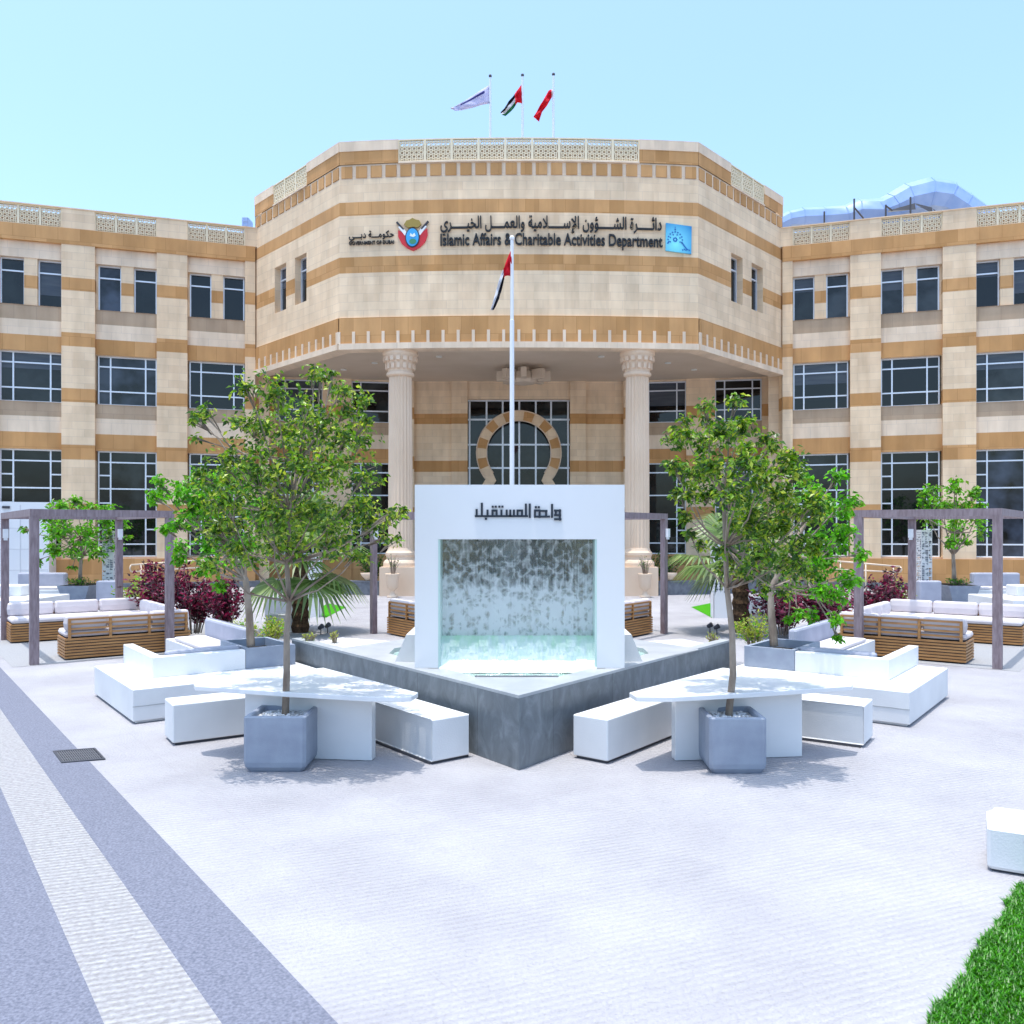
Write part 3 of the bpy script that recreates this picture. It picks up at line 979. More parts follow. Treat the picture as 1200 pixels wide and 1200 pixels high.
lp = eplate('logo_panel', [(781.5, 259), (812.5, 262), (812, 294.5), (781, 291.5)], .08, logo_mat(), BLD, .003)
LB_ = mat('logo_blue', (.01, .13, .42), .4)
dots = MB()


def ldot(px, py, r):
    X = sx(px)
    F_, L_ = arcF(X - .01, X + .01)
    M = F_.mtx(0, .085, sz(py))
    K = 8
    ps = [M @ Vector((math.cos(2 * PI * i / K) * r * YD, -.01, math.sin(2 * PI * i / K) * r * YD)) for i in range(K)]
    dots.poly(ps)


for i in range(11):
    t = R(200 - 22 * i)
    ldot(792.5 + 8.6 * math.cos(t), 279 - 9.5 * math.sin(t), 1.0)
    if i % 2 == 0: ldot(792.5 + 6.2 * math.cos(t), 279 - 6.6 * math.sin(t), .9)
for i in range(8): ldot(792.5 + 2.0 * math.cos(i * PI / 4), 278.5 + 2.0 * math.sin(i * PI / 4), .95)
for i in range(6): ldot(800.5 + i * 1.1, 281.5 + i * 1.5, 1.0)
for i in range(5): ldot(801.5 + i * 2, 290.5 - (i % 2) * .8, .9)
ldot(792.5, 266.5, 1.1); ldot(792.5, 264, .7); ldot(783.5, 283, .9); ldot(785, 281, .9)
dots.build('arch_motif', LB_, lp)

# ------------------------------------------------------------------ rooftop things
DUCT = noisy('silver_duct', (.20, .32, .60), (.27, .39, .66), 1.2, .32, .6)
duct = thing('rooftop_duct', 'large silver ventilation duct humped over the right wing parapet', 'duct', P(1040, 250, 44))
a = MB()
path = [(905, 262), (925, 252), (940, 249), (965, 248), (990, 246), (1004, 240), (1030, 240), (1046, 233), (1062, 224), (1085, 218), (1105, 221), (1122, 232), (1140, 245), (1160, 262)]
rads = [.45, .5, .62, .62, .62, .75, .8, .85, .95, 1.05, 1.05, 1.0, 1.0, 1.0]
cl = [P(x, y + rr * 15, 44) for (x, y), rr in zip(path, rads)]
a.tube(cl, rads, 10)
a.build('casing', DUCT, duct, smooth=True, autosmooth=35)
for i in range(1, len(cl) - 1):
    b = MB(); p = cl[i]; t = (cl[i + 1] - cl[i]).normalized()
    b.tube([p - t * .03, p + t * .03], rads[i] + .02, 10)
    b.build('seam_ring', DUCT, duct)
stg = thing('maintenance_deck', 'dark steel maintenance deck with posts in front of the silver duct', 'platform', P(1045, 262, 42.5))
a = MB()
a.prism([(P(1005, 0, 42.2).x, 42.2), (P(1108, 0, 42.2).x, 41.4), (P(1108, 0, 43).x, 42.6), (P(1005, 0, 43).x, 43)], 16.75, 16.9)
a.build('deck', DARKM, stg)
a = MB(); p0, p1, p2 = P(1042, 244, 42.2), P(1092, 233, 42.2), P(1108, 250, 42.2)
for i, (q0, q1) in enumerate(((P(1040, 247, 42.3), P(1072, 238, 42.3)), (P(1072, 238, 42.3), P(1092, 243, 42.3)), (P(1092, 243, 42.3), P(1104, 254, 42.3)))):
    a.quad(q0, q1, q1 + Vector((0, -.1, -.35)), q0 + Vector((0, -.1, -.12)))
a.build('canopy', DARKM, stg)
for x, y0, y1 in ((1001, 233, 262), (1038, 240, 260), (1067, 231, 258), (966, 248, 266)):
    a = MB(); a.tube([P(x, y1, 42), P(x, y0, 42)], .045, 6); a.build('post', DARKM, stg)
a = MB(); a.tube([P(1001, 243, 42), P(1012, 256, 42)], .04, 6); a.tube([P(1038, 241, 42), P(1046, 247, 42)], .04, 6)
a.build('brace', DARKM, stg)
a = MB(); M = Matrix.Translation(P(290, 268, 42))
a.rbox(-.16, .16, -.4, .4, -.6, .45, .05, M)
for i in range(4): a.box(-.12, .12, -.42, -.39, -.4 + i * .2, -.32 + i * .2, M)
tag(a.build('roof_vent', DUCT), 'small blue-grey vent unit at the left foot of the drum roof', 'vent')

# flags: three poles on the drum roof, one in the plaza
def pole(name, x, y, z0, z1, r0, r1, label, group, m=STEEL):
    t = thing(name, label, 'flagpole', (x, y, z0), 0, group)
    a = MB(); zm = z0 + (z1 - z0) * .8
    a.tube([(x, y, z0), (x, y, zm), (x, y, zm + .01), (x, y, z1)], [r0, r0 * .9, r1, r1 * .9], 12); a.build('shaft', m, t, smooth=True, autosmooth=40)
    a = MB(); a.lathe([(r1 * .6, z1), (r1 * 1.3, z1 + r1 * .8), (r1 * 1.4, z1 + r1 * 1.7), (r1 * .9, z1 + r1 * 2.6), (.004, z1 + r1 * 3)], (x, y, 0), 12); a.build('finial', DARKM if m is STEEL else m, t, smooth=True)
    return t


RY = 33.2
for px, top, lab in ((574.5, 91, 'leftmost rooftop flagpole, behind the white flag'), (612.3, 90, 'middle rooftop flagpole, with the four-colour flag'), (648.6, 89, 'rightmost rooftop flagpole, beside the plain red flag')):
    q = P(px, top, RY)
    pole('flagpole', q.x, RY, 15.9, q.z, .05, .045, lab, 'rooftop flagpoles')
QP = P(600, 282, 19)
pole('flagpole', QP.x, 19, 0, QP.z, .055, .040, 'tall white flagpole standing behind the fountain portal', None, WHITEP)
tag(bpy.data.objects['flagpole.003'])


def flag(name, label, Y, rows, mats, cols, waves=.10, seed=0, flip=False):
    "rows: list of (top px,py, bottom px,py) from hoist to fly; mats per (i along, j down)"
    mb = MB(); n = len(rows); K = 6
    sub = 3
    grid = []
    for i in range((n - 1) * sub + 1):
        a_, f_ = divmod(i, sub); f_ /= sub
        r0 = rows[a_]; r1 = rows[min(a_ + 1, n - 1)]
        tp = [r0[k] + (r1[k] - r0[k]) * f_ for k in range(4)]
        line = []
        for j in range(K + 1):
            px = tp[0] + (tp[2] - tp[0]) * j / K; py = tp[1] + (tp[3] - tp[1]) * j / K
            yy = Y + waves * math.sin(i * 1.1 + j * .8 + seed) + waves * .5 * math.sin(j * 1.9 + i * .5)
            line.append(P(px, py, yy))
        grid.append(line)
    for i in range(len(grid) - 1):
        for j in range(K):
            mb.quad(grid[i][j], grid[i + 1][j], grid[i + 1][j + 1], grid[i][j + 1], cols((i + .5) / (len(grid) - 1), (j + .5) / K))
    o = mb.build(name, mats, smooth=True)
    bm = bmesh.new(); bm.from_mesh(o.data); bmesh.ops.remove_doubles(bm, verts=bm.verts, dist=1e-4); bm.to_mesh(o.data); bm.free()
    md = o.modifiers.new('thickness', 'SOLIDIFY'); md.thickness = .012
    return tag(o, label, 'flag')


def cloth(name, c):
    m = mat(name, c, .8, .2)
    t = nd(m, 'ShaderNodeBsdfTranslucent'); t.inputs['Color'].default_value = (*c, 1)
    ms = nd(m, 'ShaderNodeMixShader'); ms.inputs[0].default_value = .4
    out = [x for x in m.node_tree.nodes if x.type == 'OUTPUT_MATERIAL'][0]
    lk(m, bsdf(m).outputs[0], ms.inputs[1]); lk(m, t.outputs[0], ms.inputs[2]); lk(m, ms.outputs[0], out.inputs['Surface'])
    return m


FR, FWH, FGR, FBK, FLV, FNV = cloth('flag_red', (.70, .015, .035)), cloth('flag_white', (.75, .75, .8)), cloth('flag_green', (.03, .20, .08)), cloth('flag_black', (.012, .012, .02)), cloth('flag_lavender', (.62, .62, .80)), cloth('flag_navy', (.08, .08, .28))
flag('flag', 'white flag with a dark line of writing, streaming left from its pole', RY, [(574.3, 99, 574, 121), (565, 104.5, 564, 123), (554, 112, 553, 126.5), (543, 119, 541, 129), (534, 124.5, 533, 129.5), (528, 126, 528.5, 127.5)],
     [FLV, FNV], lambda u, v: 1 if (.12 < u < .66 and .22 < v < .34) else 0, .035)


def uae(u, v):
    if u < .38: return 0
    return 1 if v < .34 else (2 if v < .67 else 3)


flag('flag', 'red, green, white and black flag hanging in folds on the roof', RY, [(611.8, 98, 611.2, 121), (607.5, 104, 606.5, 120), (604.5, 108, 605, 122), (600.5, 114, 602.5, 126), (596, 119, 598, 131), (591, 127, 592.5, 136), (586.5, 131.5, 589, 135)], [FR, FGR, FWH, FBK], lambda u, v: 0 if u < .4 else (3 if v < .4 else (2 if v < .62 else 1)), .08, 1)
flag('flag', 'plain red flag drooping beside the rightmost roof pole', RY, [(648.2, 104, 647.9, 112), (643, 106, 643.7, 119), (638.5, 114, 641, 124), (634, 122, 635, 131), (629, 131, 632.5, 139), (625, 137, 632, 142.5)], [FWH, FR], lambda u, v: 0 if u < .08 else 1, .08, 2)
flag('flag', 'limp red, white and black flag on the tall plaza pole', 19, [(599.4, 293, 599, 323), (596, 299, 595, 323), (592.5, 308, 592, 323.5), (590, 316, 590.5, 326), (586, 326, 588, 338), (582, 338, 585, 350), (578, 352, 581.5, 358), (575.5, 363.5, 578, 363)], [FR, FGR, FWH, FBK], lambda u, v: 0 if u < .42 else (2 if v < .55 else 3), .05, 3)

# ------------------------------------------------------------------ furniture frame of reference (left half; mirrored on the right)
U = Vector((-.602, .799, 0)); V = Vector((.799, .602, 0))


def uvM(o, sg):
    "matrix: local x along v, local y along u, mirrored for the right half"
    return Matrix(((sg * -1 * V.x, sg * -1 * U.x, 0, o.x), (V.y, U.y, 0, o.y), (0, 0, 1, o.z), (0, 0, 0, 1)))


# ---- fountain
BC = G(608, 903); BC.x = 0
WH = .752
sw = {}
fou = thing('fountain', 'white fountain portal with falling water on a dark stone pointed basin', 'fountain', (0, 9, 0))
DST = mat('dark_basin_stone', (.14, .15, .16), .45, .5)


def dstone():
    m = DST
    uv = nd(m, 'ShaderNodeUVMap'); uv.uv_map = 'UVMap'
    n = nd(m, 'ShaderNodeTexNoise'); n.inputs['Scale'].default_value = 3.2; n.inputs['Detail'].default_value = 9; n.inputs['Roughness'].default_value = .65; n.inputs['Distortion'].default_value = 1.2
    mp = nd(m, 'ShaderNodeMapping'); mp.inputs['Scale'].default_value = (1.3, .75, 1); mp.inputs['Rotation'].default_value = (0, 0, .25)
    lk(m, uv.outputs['UV'], mp.inputs['Vector']); lk(m, mp.outputs['Vector'], n.inputs['Vector'])
    r = nd(m, 'ShaderNodeValToRGB'); e = r.color_ramp.elements
    e[0].position = .28; e[0].color = (.10, .115, .125, 1); e[1].position = .78; e[1].color = (.25, .275, .295, 1)
    x = e.new(.5); x.color = (.15, .17, .185, 1)
    lk(m, n.outputs['Fac'], r.inputs['Fac'])
    br = nd(m, 'ShaderNodeTexBrick'); br.inputs['Scale'].default_value = 1; br.inputs['Brick Width'].default_value = 1.25; br.inputs['Row Height'].default_value = 1.6; br.offset = 0
    br.inputs['Mortar Size'].default_value = .004; br.inputs['Color1'].default_value = (1, 1, 1, 1); br.inputs['Color2'].default_value = (.82, .82, .84, 1); br.inputs['Mortar'].default_value = (.5, .5, .5, 1)
    lk(m, uv.outputs['UV'], br.inputs['Vector'])
    mx = nd(m, 'ShaderNodeMix', data_type='RGBA', blend_type='MULTIPLY'); mx.inputs[0].default_value = 1
    lk(m, r.outputs['Color'], mx.inputs[6]); lk(m, br.outputs['Color'], mx.inputs[7]); lk(m, mx.outputs[2], bsdf(m).inputs['Base Color'])


dstone()
BL = Vector((-3.48, 13.08, 0)); BR = Vector((3.2, 12.9, 0))
TH = .16
a = MB()


def thick(p, q, side):
    d = (q - p).normalized(); n = Vector((-d.y, d.x, 0)) * side
    return n


inL = BL + Vector((.128, .096, 0)) * 1.0; inR = BR + Vector((-.128, .096, 0))
inC = BC + Vector((0, .27, 0))
for (p, q, ip, iq) in ((BC, BL, inC, inL), (BC, BR, inC, inR)):
    a.prism([(p.x, p.y), (q.x, q.y), (iq.x, iq.y), (ip.x, ip.y)], 0, WH - .03)
a.build('basin_wall', DST, fou, uv=True)
LEDGE = noisy('pale_ledge_stone', (.33, .345, .36), (.42, .43, .44), 2, .4, .5)
a = MB()
for (p, q, ip, iq) in ((BC, BL, inC, inL), (BC, BR, inC, inR)):
    a.prism([(p.x, p.y), (q.x, q.y), (iq.x, iq.y), (ip.x, ip.y)], WH - .03, WH)
a.build('coping', LEDGE, fou)
# deck round the pool, with the pool cut out of it
pool = [(-.50, 9.66), (.45, 9.66), (1.75, 11.5), (1.75, 12.0), (0, 14.6), (-1.75, 12.0), (-1.75, 11.5)]
out_ = [(inC.x, inC.y), (2.45, 12.0), (2.45, 12.05), (0, 15.4), (-2.45, 12.05), (-2.45, 12.0)]
a = MB()
zt = WH - .004
o2 = [(inC.x - .02, inC.y), (inC.x + .02, inC.y), (2.50, 11.86), (2.50, 12.0), (0, 15.4), (-2.50, 12.0), (-2.50, 11.86)]
for i in range(7):
    p, q = o2[i], o2[(i + 1) % 7]; ip, iq = pool[i], pool[(i + 1) % 7]
    a.quad((p[0], p[1], zt), (q[0], q[1], zt), (iq[0], iq[1], zt), (ip[0], ip[1], zt))
    a.quad((ip[0], ip[1], zt), (iq[0], iq[1], zt), (iq[0], iq[1], .3), (ip[0], ip[1], .3))
for i in range(3, 6):
    p, q = o2[i], o2[(i + 1) % 7]
    a.quad((p[0], p[1], zt), (q[0], q[1], zt), (q[0], q[1], 0), (p[0], p[1], 0))
a.build('pool_deck', LEDGE, fou)
a = MB(); a.box(-.50, .45, 9.645, 9.70, WH - .05, WH + .006)
a.build('overflow_edge', GRANITE, fou)


def water_mat():
    m = mat('pool_water', (.55, .80, .70), .06, .6)
    tc = nd(m, 'ShaderNodeTexCoord')
    n = nd(m, 'ShaderNodeTexNoise'); n.inputs['Scale'].default_value = 7; n.inputs['Detail'].default_value = 5
    lk(m, tc.outputs['Object'], n.inputs['Vector'])
    r = nd(m, 'ShaderNodeValToRGB'); e = r.color_ramp.elements
    e[0].position = .38; e[0].color = (.26, .45, .36, 1); e[1].position = .62; e[1].color = (.42, .54, .51, 1)
    lk(m, n.outputs['Fac'], r.inputs['Fac']); lk(m, r.outputs['Color'], bsdf(m).inputs['Base Color'])
    n2 = nd(m, 'ShaderNodeTexNoise'); n2.inputs['Scale'].default_value = 14; n2.inputs['Detail'].default_value = 3
    lk(m, tc.outputs['Object'], n2.inputs['Vector'])
    b = nd(m, 'ShaderNodeBump'); b.inputs['Strength'].default_value = .5; b.inputs['Distance'].default_value = .03
    lk(m, n2.outputs['Fac'], b.inputs['Height']); lk(m, b.outputs['Normal'], bsdf(m).inputs['Normal'])
    return m


a = MB(); a.poly([(x, y, WH - .06) for x, y in pool])
a.build('pool_water', water_mat(), fou)
# white cheek walls either side of the foaming chute, behind the portal legs
for sg in (-1, 1):
    a = MB()
    a.loft([[Vector((sg * x, y, z)) for x, z in ((1.10, .70), (1.10, 1.09), (1.42, 1.09), (1.58, .70))] for y in (10.75, 11.9)], True)
    x = a.build('cheek_wall', WHITE, fou)


def chute_mat():
    m = mat('foaming_water', (.6, .8, .7), .12, .6)
    tc = nd(m, 'ShaderNodeTexCoord')
    sp = nd(m, 'ShaderNodeSeparateXYZ'); lk(m, tc.outputs['Object'], sp.inputs[0])
    mp = nd(m, 'ShaderNodeMapping'); mp.inputs['Scale'].default_value = (2.2, .7, .7)
    lk(m, tc.outputs['Object'], mp.inputs['Vector'])
    n = nd(m, 'ShaderNodeTexNoise'); n.inputs['Scale'].default_value = 6; n.inputs['Detail'].default_value = 6
    lk(m, mp.outputs['Vector'], n.inputs['Vector'])
    # foam thickens as the water runs down
    mr = nd(m, 'ShaderNodeMapRange'); mr.inputs['From Min'].default_value = .72; mr.inputs['From Max'].default_value = 1.16; mr.inputs['To Min'].default_value = .45; mr.inputs['To Max'].default_value = -.10
    lk(m, sp.outputs['Z'], mr.inputs['Value'])
    ad = nd(m, 'ShaderNodeMath', operation='ADD'); lk(m, n.outputs['Fac'], ad.inputs[0]); lk(m, mr.outputs['Result'], ad.inputs[1])
    r = nd(m, 'ShaderNodeValToRGB'); e = r.color_ramp.elements
    e[0].position = .3; e[0].color = (.42, .68, .46, 1); e[1].position = .80; e[1].color = (.64, .76, .73, 1)
    lk(m, ad.outputs[0], r.inputs['Fac']); lk(m, r.outputs['Color'], bsdf(m).inputs['Base Color'])
    b = nd(m, 'ShaderNodeBump'); b.inputs['Strength'].default_value = .4; b.inputs['Distance'].default_value = .03
    lk(m, n.outputs['Fac'], b.inputs['Height']); lk(m, b.outputs['Normal'], bsdf(m).inputs['Normal'])
    return m


# the portal
FY = 10.24
x0, x1, xi0, xi1, zt_, zi = (486 - CX) * FY / 1000, (732 - CX) * FY / 1000, (513.5 - CX) * FY / 1000, (699.5 - CX) * FY / 1000, 2.953, 2.298
a = MB(); bv = .012
a.box(x0, xi0, FY, FY + .30, WH + .002, zi); a.box(xi1, x1, FY, FY + .30, WH + .002, zi); a.box(x0, x1, FY, FY + .30, zi, zt_)
po = a.build('portal_frame', WHITEP, fou)


def sheet_mat():
    m = bpy.data.materials.new('falling_water'); m.use_nodes = True
    nt = m.node_tree; nt.nodes.remove(bsdf(m))
    out = [x for x in nt.nodes if x.type == 'OUTPUT_MATERIAL'][0]
    tc = nd(m, 'ShaderNodeTexCoord')
    sp = nd(m, 'ShaderNodeSeparateXYZ'); lk(m, tc.outputs['Object'], sp.inputs[0])
    # scalloped ripples
    wn = nd(m, 'ShaderNodeTexNoise'); wn.inputs['Scale'].default_value = 5; wn.inputs['Detail'].default_value = 3
    lk(m, tc.outputs['Object'], wn.inputs['Vector'])
    va = nd(m, 'ShaderNodeVectorMath', operation='MULTIPLY_ADD'); lk(m, wn.outputs['Color'], va.inputs[0]); va.inputs[1].default_value = (.16, 0, .22); lk(m, tc.outputs['Object'], va.inputs[2])
    vo = nd(m, 'ShaderNodeTexVoronoi'); vo.feature = 'F1'; vo.inputs['Scale'].default_value = 15
    mp0 = nd(m, 'ShaderNodeMapping'); mp0.inputs['Scale'].default_value = (1, .2, .85); lk(m, va.outputs[0], mp0.inputs['Vector'])
    lk(m, mp0.outputs['Vector'], vo.inputs['Vector'])
    # threads of water
    mp2 = nd(m, 'ShaderNodeMapping'); mp2.inputs['Scale'].default_value = (1, .2, .035)
    lk(m, tc.outputs['Object'], mp2.inputs['Vector'])
    st = nd(m, 'ShaderNodeTexNoise'); st.inputs['Scale'].default_value = 42; st.inputs['Detail'].default_value = 3
    lk(m, mp2.outputs['Vector'], st.inputs['Vector'])
    fi = nd(m, 'ShaderNodeTexNoise'); fi.inputs['Scale'].default_value = 34; fi.inputs['Detail'].default_value = 4
    lk(m, va.outputs[0], fi.inputs['Vector'])
    a1 = nd(m, 'ShaderNodeMath', operation='MULTIPLY_ADD'); lk(m, vo.outputs['Distance'], a1.inputs[0]); a1.inputs[1].default_value = .75
    s6 = nd(m, 'ShaderNodeMath', operation='MULTIPLY_ADD'); lk(m, st.outputs['Fac'], s6.inputs[0]); s6.inputs[1].default_value = .62; s6.inputs[2].default_value = .12; lk(m, s6.outputs[0], a1.inputs[2])
    a2 = nd(m, 'ShaderNodeMath', operation='MULTIPLY_ADD'); lk(m, fi.outputs['Fac'], a2.inputs[0]); a2.inputs[1].default_value = .55; lk(m, a1.outputs[0], a2.inputs[2])
    # more white foam mixed in lower down the sheet
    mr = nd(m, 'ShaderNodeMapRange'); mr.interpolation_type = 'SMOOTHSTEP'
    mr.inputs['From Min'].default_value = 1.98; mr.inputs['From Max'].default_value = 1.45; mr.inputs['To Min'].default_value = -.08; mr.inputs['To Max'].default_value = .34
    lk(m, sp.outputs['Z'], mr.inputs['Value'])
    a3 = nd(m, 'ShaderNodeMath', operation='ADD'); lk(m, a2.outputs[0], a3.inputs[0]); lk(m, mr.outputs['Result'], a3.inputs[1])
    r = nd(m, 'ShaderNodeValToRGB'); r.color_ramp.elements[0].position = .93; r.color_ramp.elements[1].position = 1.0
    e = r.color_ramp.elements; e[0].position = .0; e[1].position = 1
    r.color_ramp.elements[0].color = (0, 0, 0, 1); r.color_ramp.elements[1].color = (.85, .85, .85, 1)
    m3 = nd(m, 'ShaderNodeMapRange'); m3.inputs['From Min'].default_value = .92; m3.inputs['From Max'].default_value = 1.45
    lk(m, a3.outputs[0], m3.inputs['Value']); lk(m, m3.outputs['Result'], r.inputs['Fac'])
    b = nd(m, 'ShaderNodeBump'); b.inputs['Strength'].default_value = .7; b.inputs['Distance'].default_value = .04
    lk(m, a2.outputs[0], b.inputs['Height'])
    rf = nd(m, 'ShaderNodeBsdfRefraction'); rf.inputs['IOR'].default_value = 1.08; rf.inputs['Roughness'].default_value = .02; rf.inputs['Color'].default_value = (.60, .68, .66, 1)
    gl = nd(m, 'ShaderNodeBsdfGlossy'); gl.inputs['Roughness'].default_value = .06
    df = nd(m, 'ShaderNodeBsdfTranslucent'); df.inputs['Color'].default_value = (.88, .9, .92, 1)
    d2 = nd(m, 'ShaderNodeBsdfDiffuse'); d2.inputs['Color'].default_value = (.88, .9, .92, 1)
    for x in (rf, gl):
        lk(m, b.outputs['Normal'], x.inputs['Normal'])
    ms = nd(m, 'ShaderNodeMixShader'); ms.inputs[0].default_value = .06
    lk(m, rf.outputs[0], ms.inputs[1]); lk(m, gl.outputs[0], ms.inputs[2])
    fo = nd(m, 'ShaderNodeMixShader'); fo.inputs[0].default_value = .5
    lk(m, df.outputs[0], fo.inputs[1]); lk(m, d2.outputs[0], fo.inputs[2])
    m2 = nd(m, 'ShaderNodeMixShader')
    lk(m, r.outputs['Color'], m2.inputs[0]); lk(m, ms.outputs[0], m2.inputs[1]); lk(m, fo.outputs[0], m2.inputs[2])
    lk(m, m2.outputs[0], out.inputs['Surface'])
    return m


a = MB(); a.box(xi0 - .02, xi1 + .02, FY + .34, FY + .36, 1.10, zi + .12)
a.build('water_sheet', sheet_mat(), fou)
GEDGE = mat('pale_glass_edge', (.55, .72, .66), .15, .6)
for xe in (xi0 + .012, xi1 - .012):
    a = MB(); a.box(xe - .012, xe + .012, FY + .02, FY + .335, WH + .004, zi - .002); a.build('glass_edge', GEDGE, fou)
# foaming chute at the foot of the sheet, and the trough that feeds it
a = MB(); K = 14
for i in range(K):
    for j in range(16):
        def cp(i_, j_):
            u = i_ / K; yy = FY + .42 - u * .46; zz = 1.17 - .47 * (u ** 1.1) + .006 * math.sin(j_ * 2.1 + i_ * 1.3)
            wdt = 1.0 if yy > FY else 1.0 - (FY - yy) * .45
            xm = (xi0 + xi1) / 2
            return (xm + (xi0 - xm + (xi1 - xi0) * j_ / 16) * wdt, yy, zz)
        a.quad(cp(i, j), cp(i + 1, j), cp(i + 1, j + 1), cp(i, j + 1))
a.build('foaming_chute', chute_mat(), fou, smooth=True)
a = MB(); a.box(xi0 - .1, xi1 + .1, FY + .302, FY + .42, zi + .10, zi + .22); a.build('water_trough', WHITEP, fou)
# square kufic lettering on the lintel
kx = lambda u: (530 + u / 7.06 - CX) * FY / 1000
kz = lambda v: HC - (570 + v / 7.06 - CY) * FY / 1000
a = MB()
T = 8.5
KS = [('h', 195, 618, 246), ('v', 245, 138, 246), ('v', 202, 190, 246), ('v', 292, 195, 246), ('d', 279, 268), ('v', 333, 195, 246), ('v', 367, 195, 246), ('h', 333, 367, 200), ('d', 335, 168), ('d', 360, 168),
      ('v', 407, 195, 246), ('d', 390, 168), ('d', 415, 168), ('v', 450, 195, 246), ('v', 480, 195, 246), ('v', 510, 195, 246), ('v', 540, 195, 246), ('v', 577, 195, 246), ('h', 540, 577, 200),
      ('v', 609, 145, 246), ('v', 641, 145, 252), ('v', 684, 195, 252), ('v', 722, 195, 252), ('h', 684, 722, 200), ('h', 684, 800, 250), ('d', 691, 172), ('d', 716, 172), ('h', 738, 778, 203), ('g', 776, 203, 792, 250),
      ('v', 825, 148, 252), ('v', 856, 195, 238), ('h', 850, 892, 200), ('h', 850, 892, 238), ('v', 890, 192, 275), ('h', 850, 895, 272)]
for i, k in enumerate(KS):
    e = .0008 * (i % 7)
    if k[0] == 'h': q = (k[1] - T, k[2] + T, k[3] - T, k[3] + T)
    elif k[0] == 'v': q = (k[1] - T, k[1] + T, k[2] - T * .3, k[3] + T)
    elif k[0] == 'd': q = (k[1] - T, k[1] + T, k[2] - T, k[2] + T)
    else:
        a.prism([(kx(k[1] - T), FY - .018), (kx(k[1] + T), FY - .018), (kx(k[1] + T), FY), (kx(k[1] - T), FY)], kz(k[4] if len(k) > 4 else k[2]), kz(k[2]))
        continue
    a.box(kx(q[0]), kx(q[1]), FY - .016 - e, FY - .001, kz(q[3]), kz(q[2]))
a.build('lettering', NAVYM, fou)

# gravel beds at the two ends of the basin wall, with stones and tufts
GRAV = noisy('pale_gravel', (.42, .40, .37), (.72, .70, .66), 40, .9, .2, 1.0, 60)
for sg, E_, lab in ((-1, BL, 'left'), (1, BR, 'right')):
    a = MB()
    q = Vector((sg * 2.55, 12.05, 0))
    pts = [(q.x, q.y), (E_.x - sg * .13, E_.y + .1), (E_.x - sg * .55, E_.y + 1.0), (sg * 1.6, 13.4)]
    a.prism(pts, .02, .64)
    tag(a.build('gravel_bed', GRAV), 'raised pale gravel bed behind the %s end of the basin wall' % lab, 'gravel bed')

# ------------------------------------------------------------------ foliage makers
def leaf(mb, p, d, nrm, L, Wd, m):
    d = d.normalized(); s = d.cross(nrm)
    if s.length < 1e-4: s = Vector((1, 0, 0))
    s.normalize(); up = s.cross(d)
    b = p; t = p + d * L - up * L * .12; mid = p + d * L * .45
    l = mid + s * Wd * .5 + up * L * .1; r_ = mid - s * Wd * .5 + up * L * .1
    n = len(mb.v); mb.v += [tuple(b), tuple(l), tuple(t), tuple(r_)]
    mb.f += [(n, n + 1, n + 2), (n, n + 2, n + 3)]; mb.m += [m, m]


def rdir(rnd):
    while True:
        v = Vector((rnd.uniform(-1, 1), rnd.uniform(-1, 1), rnd.uniform(-1, 1)))
        if .05 < v.length < 1: return v.normalized()


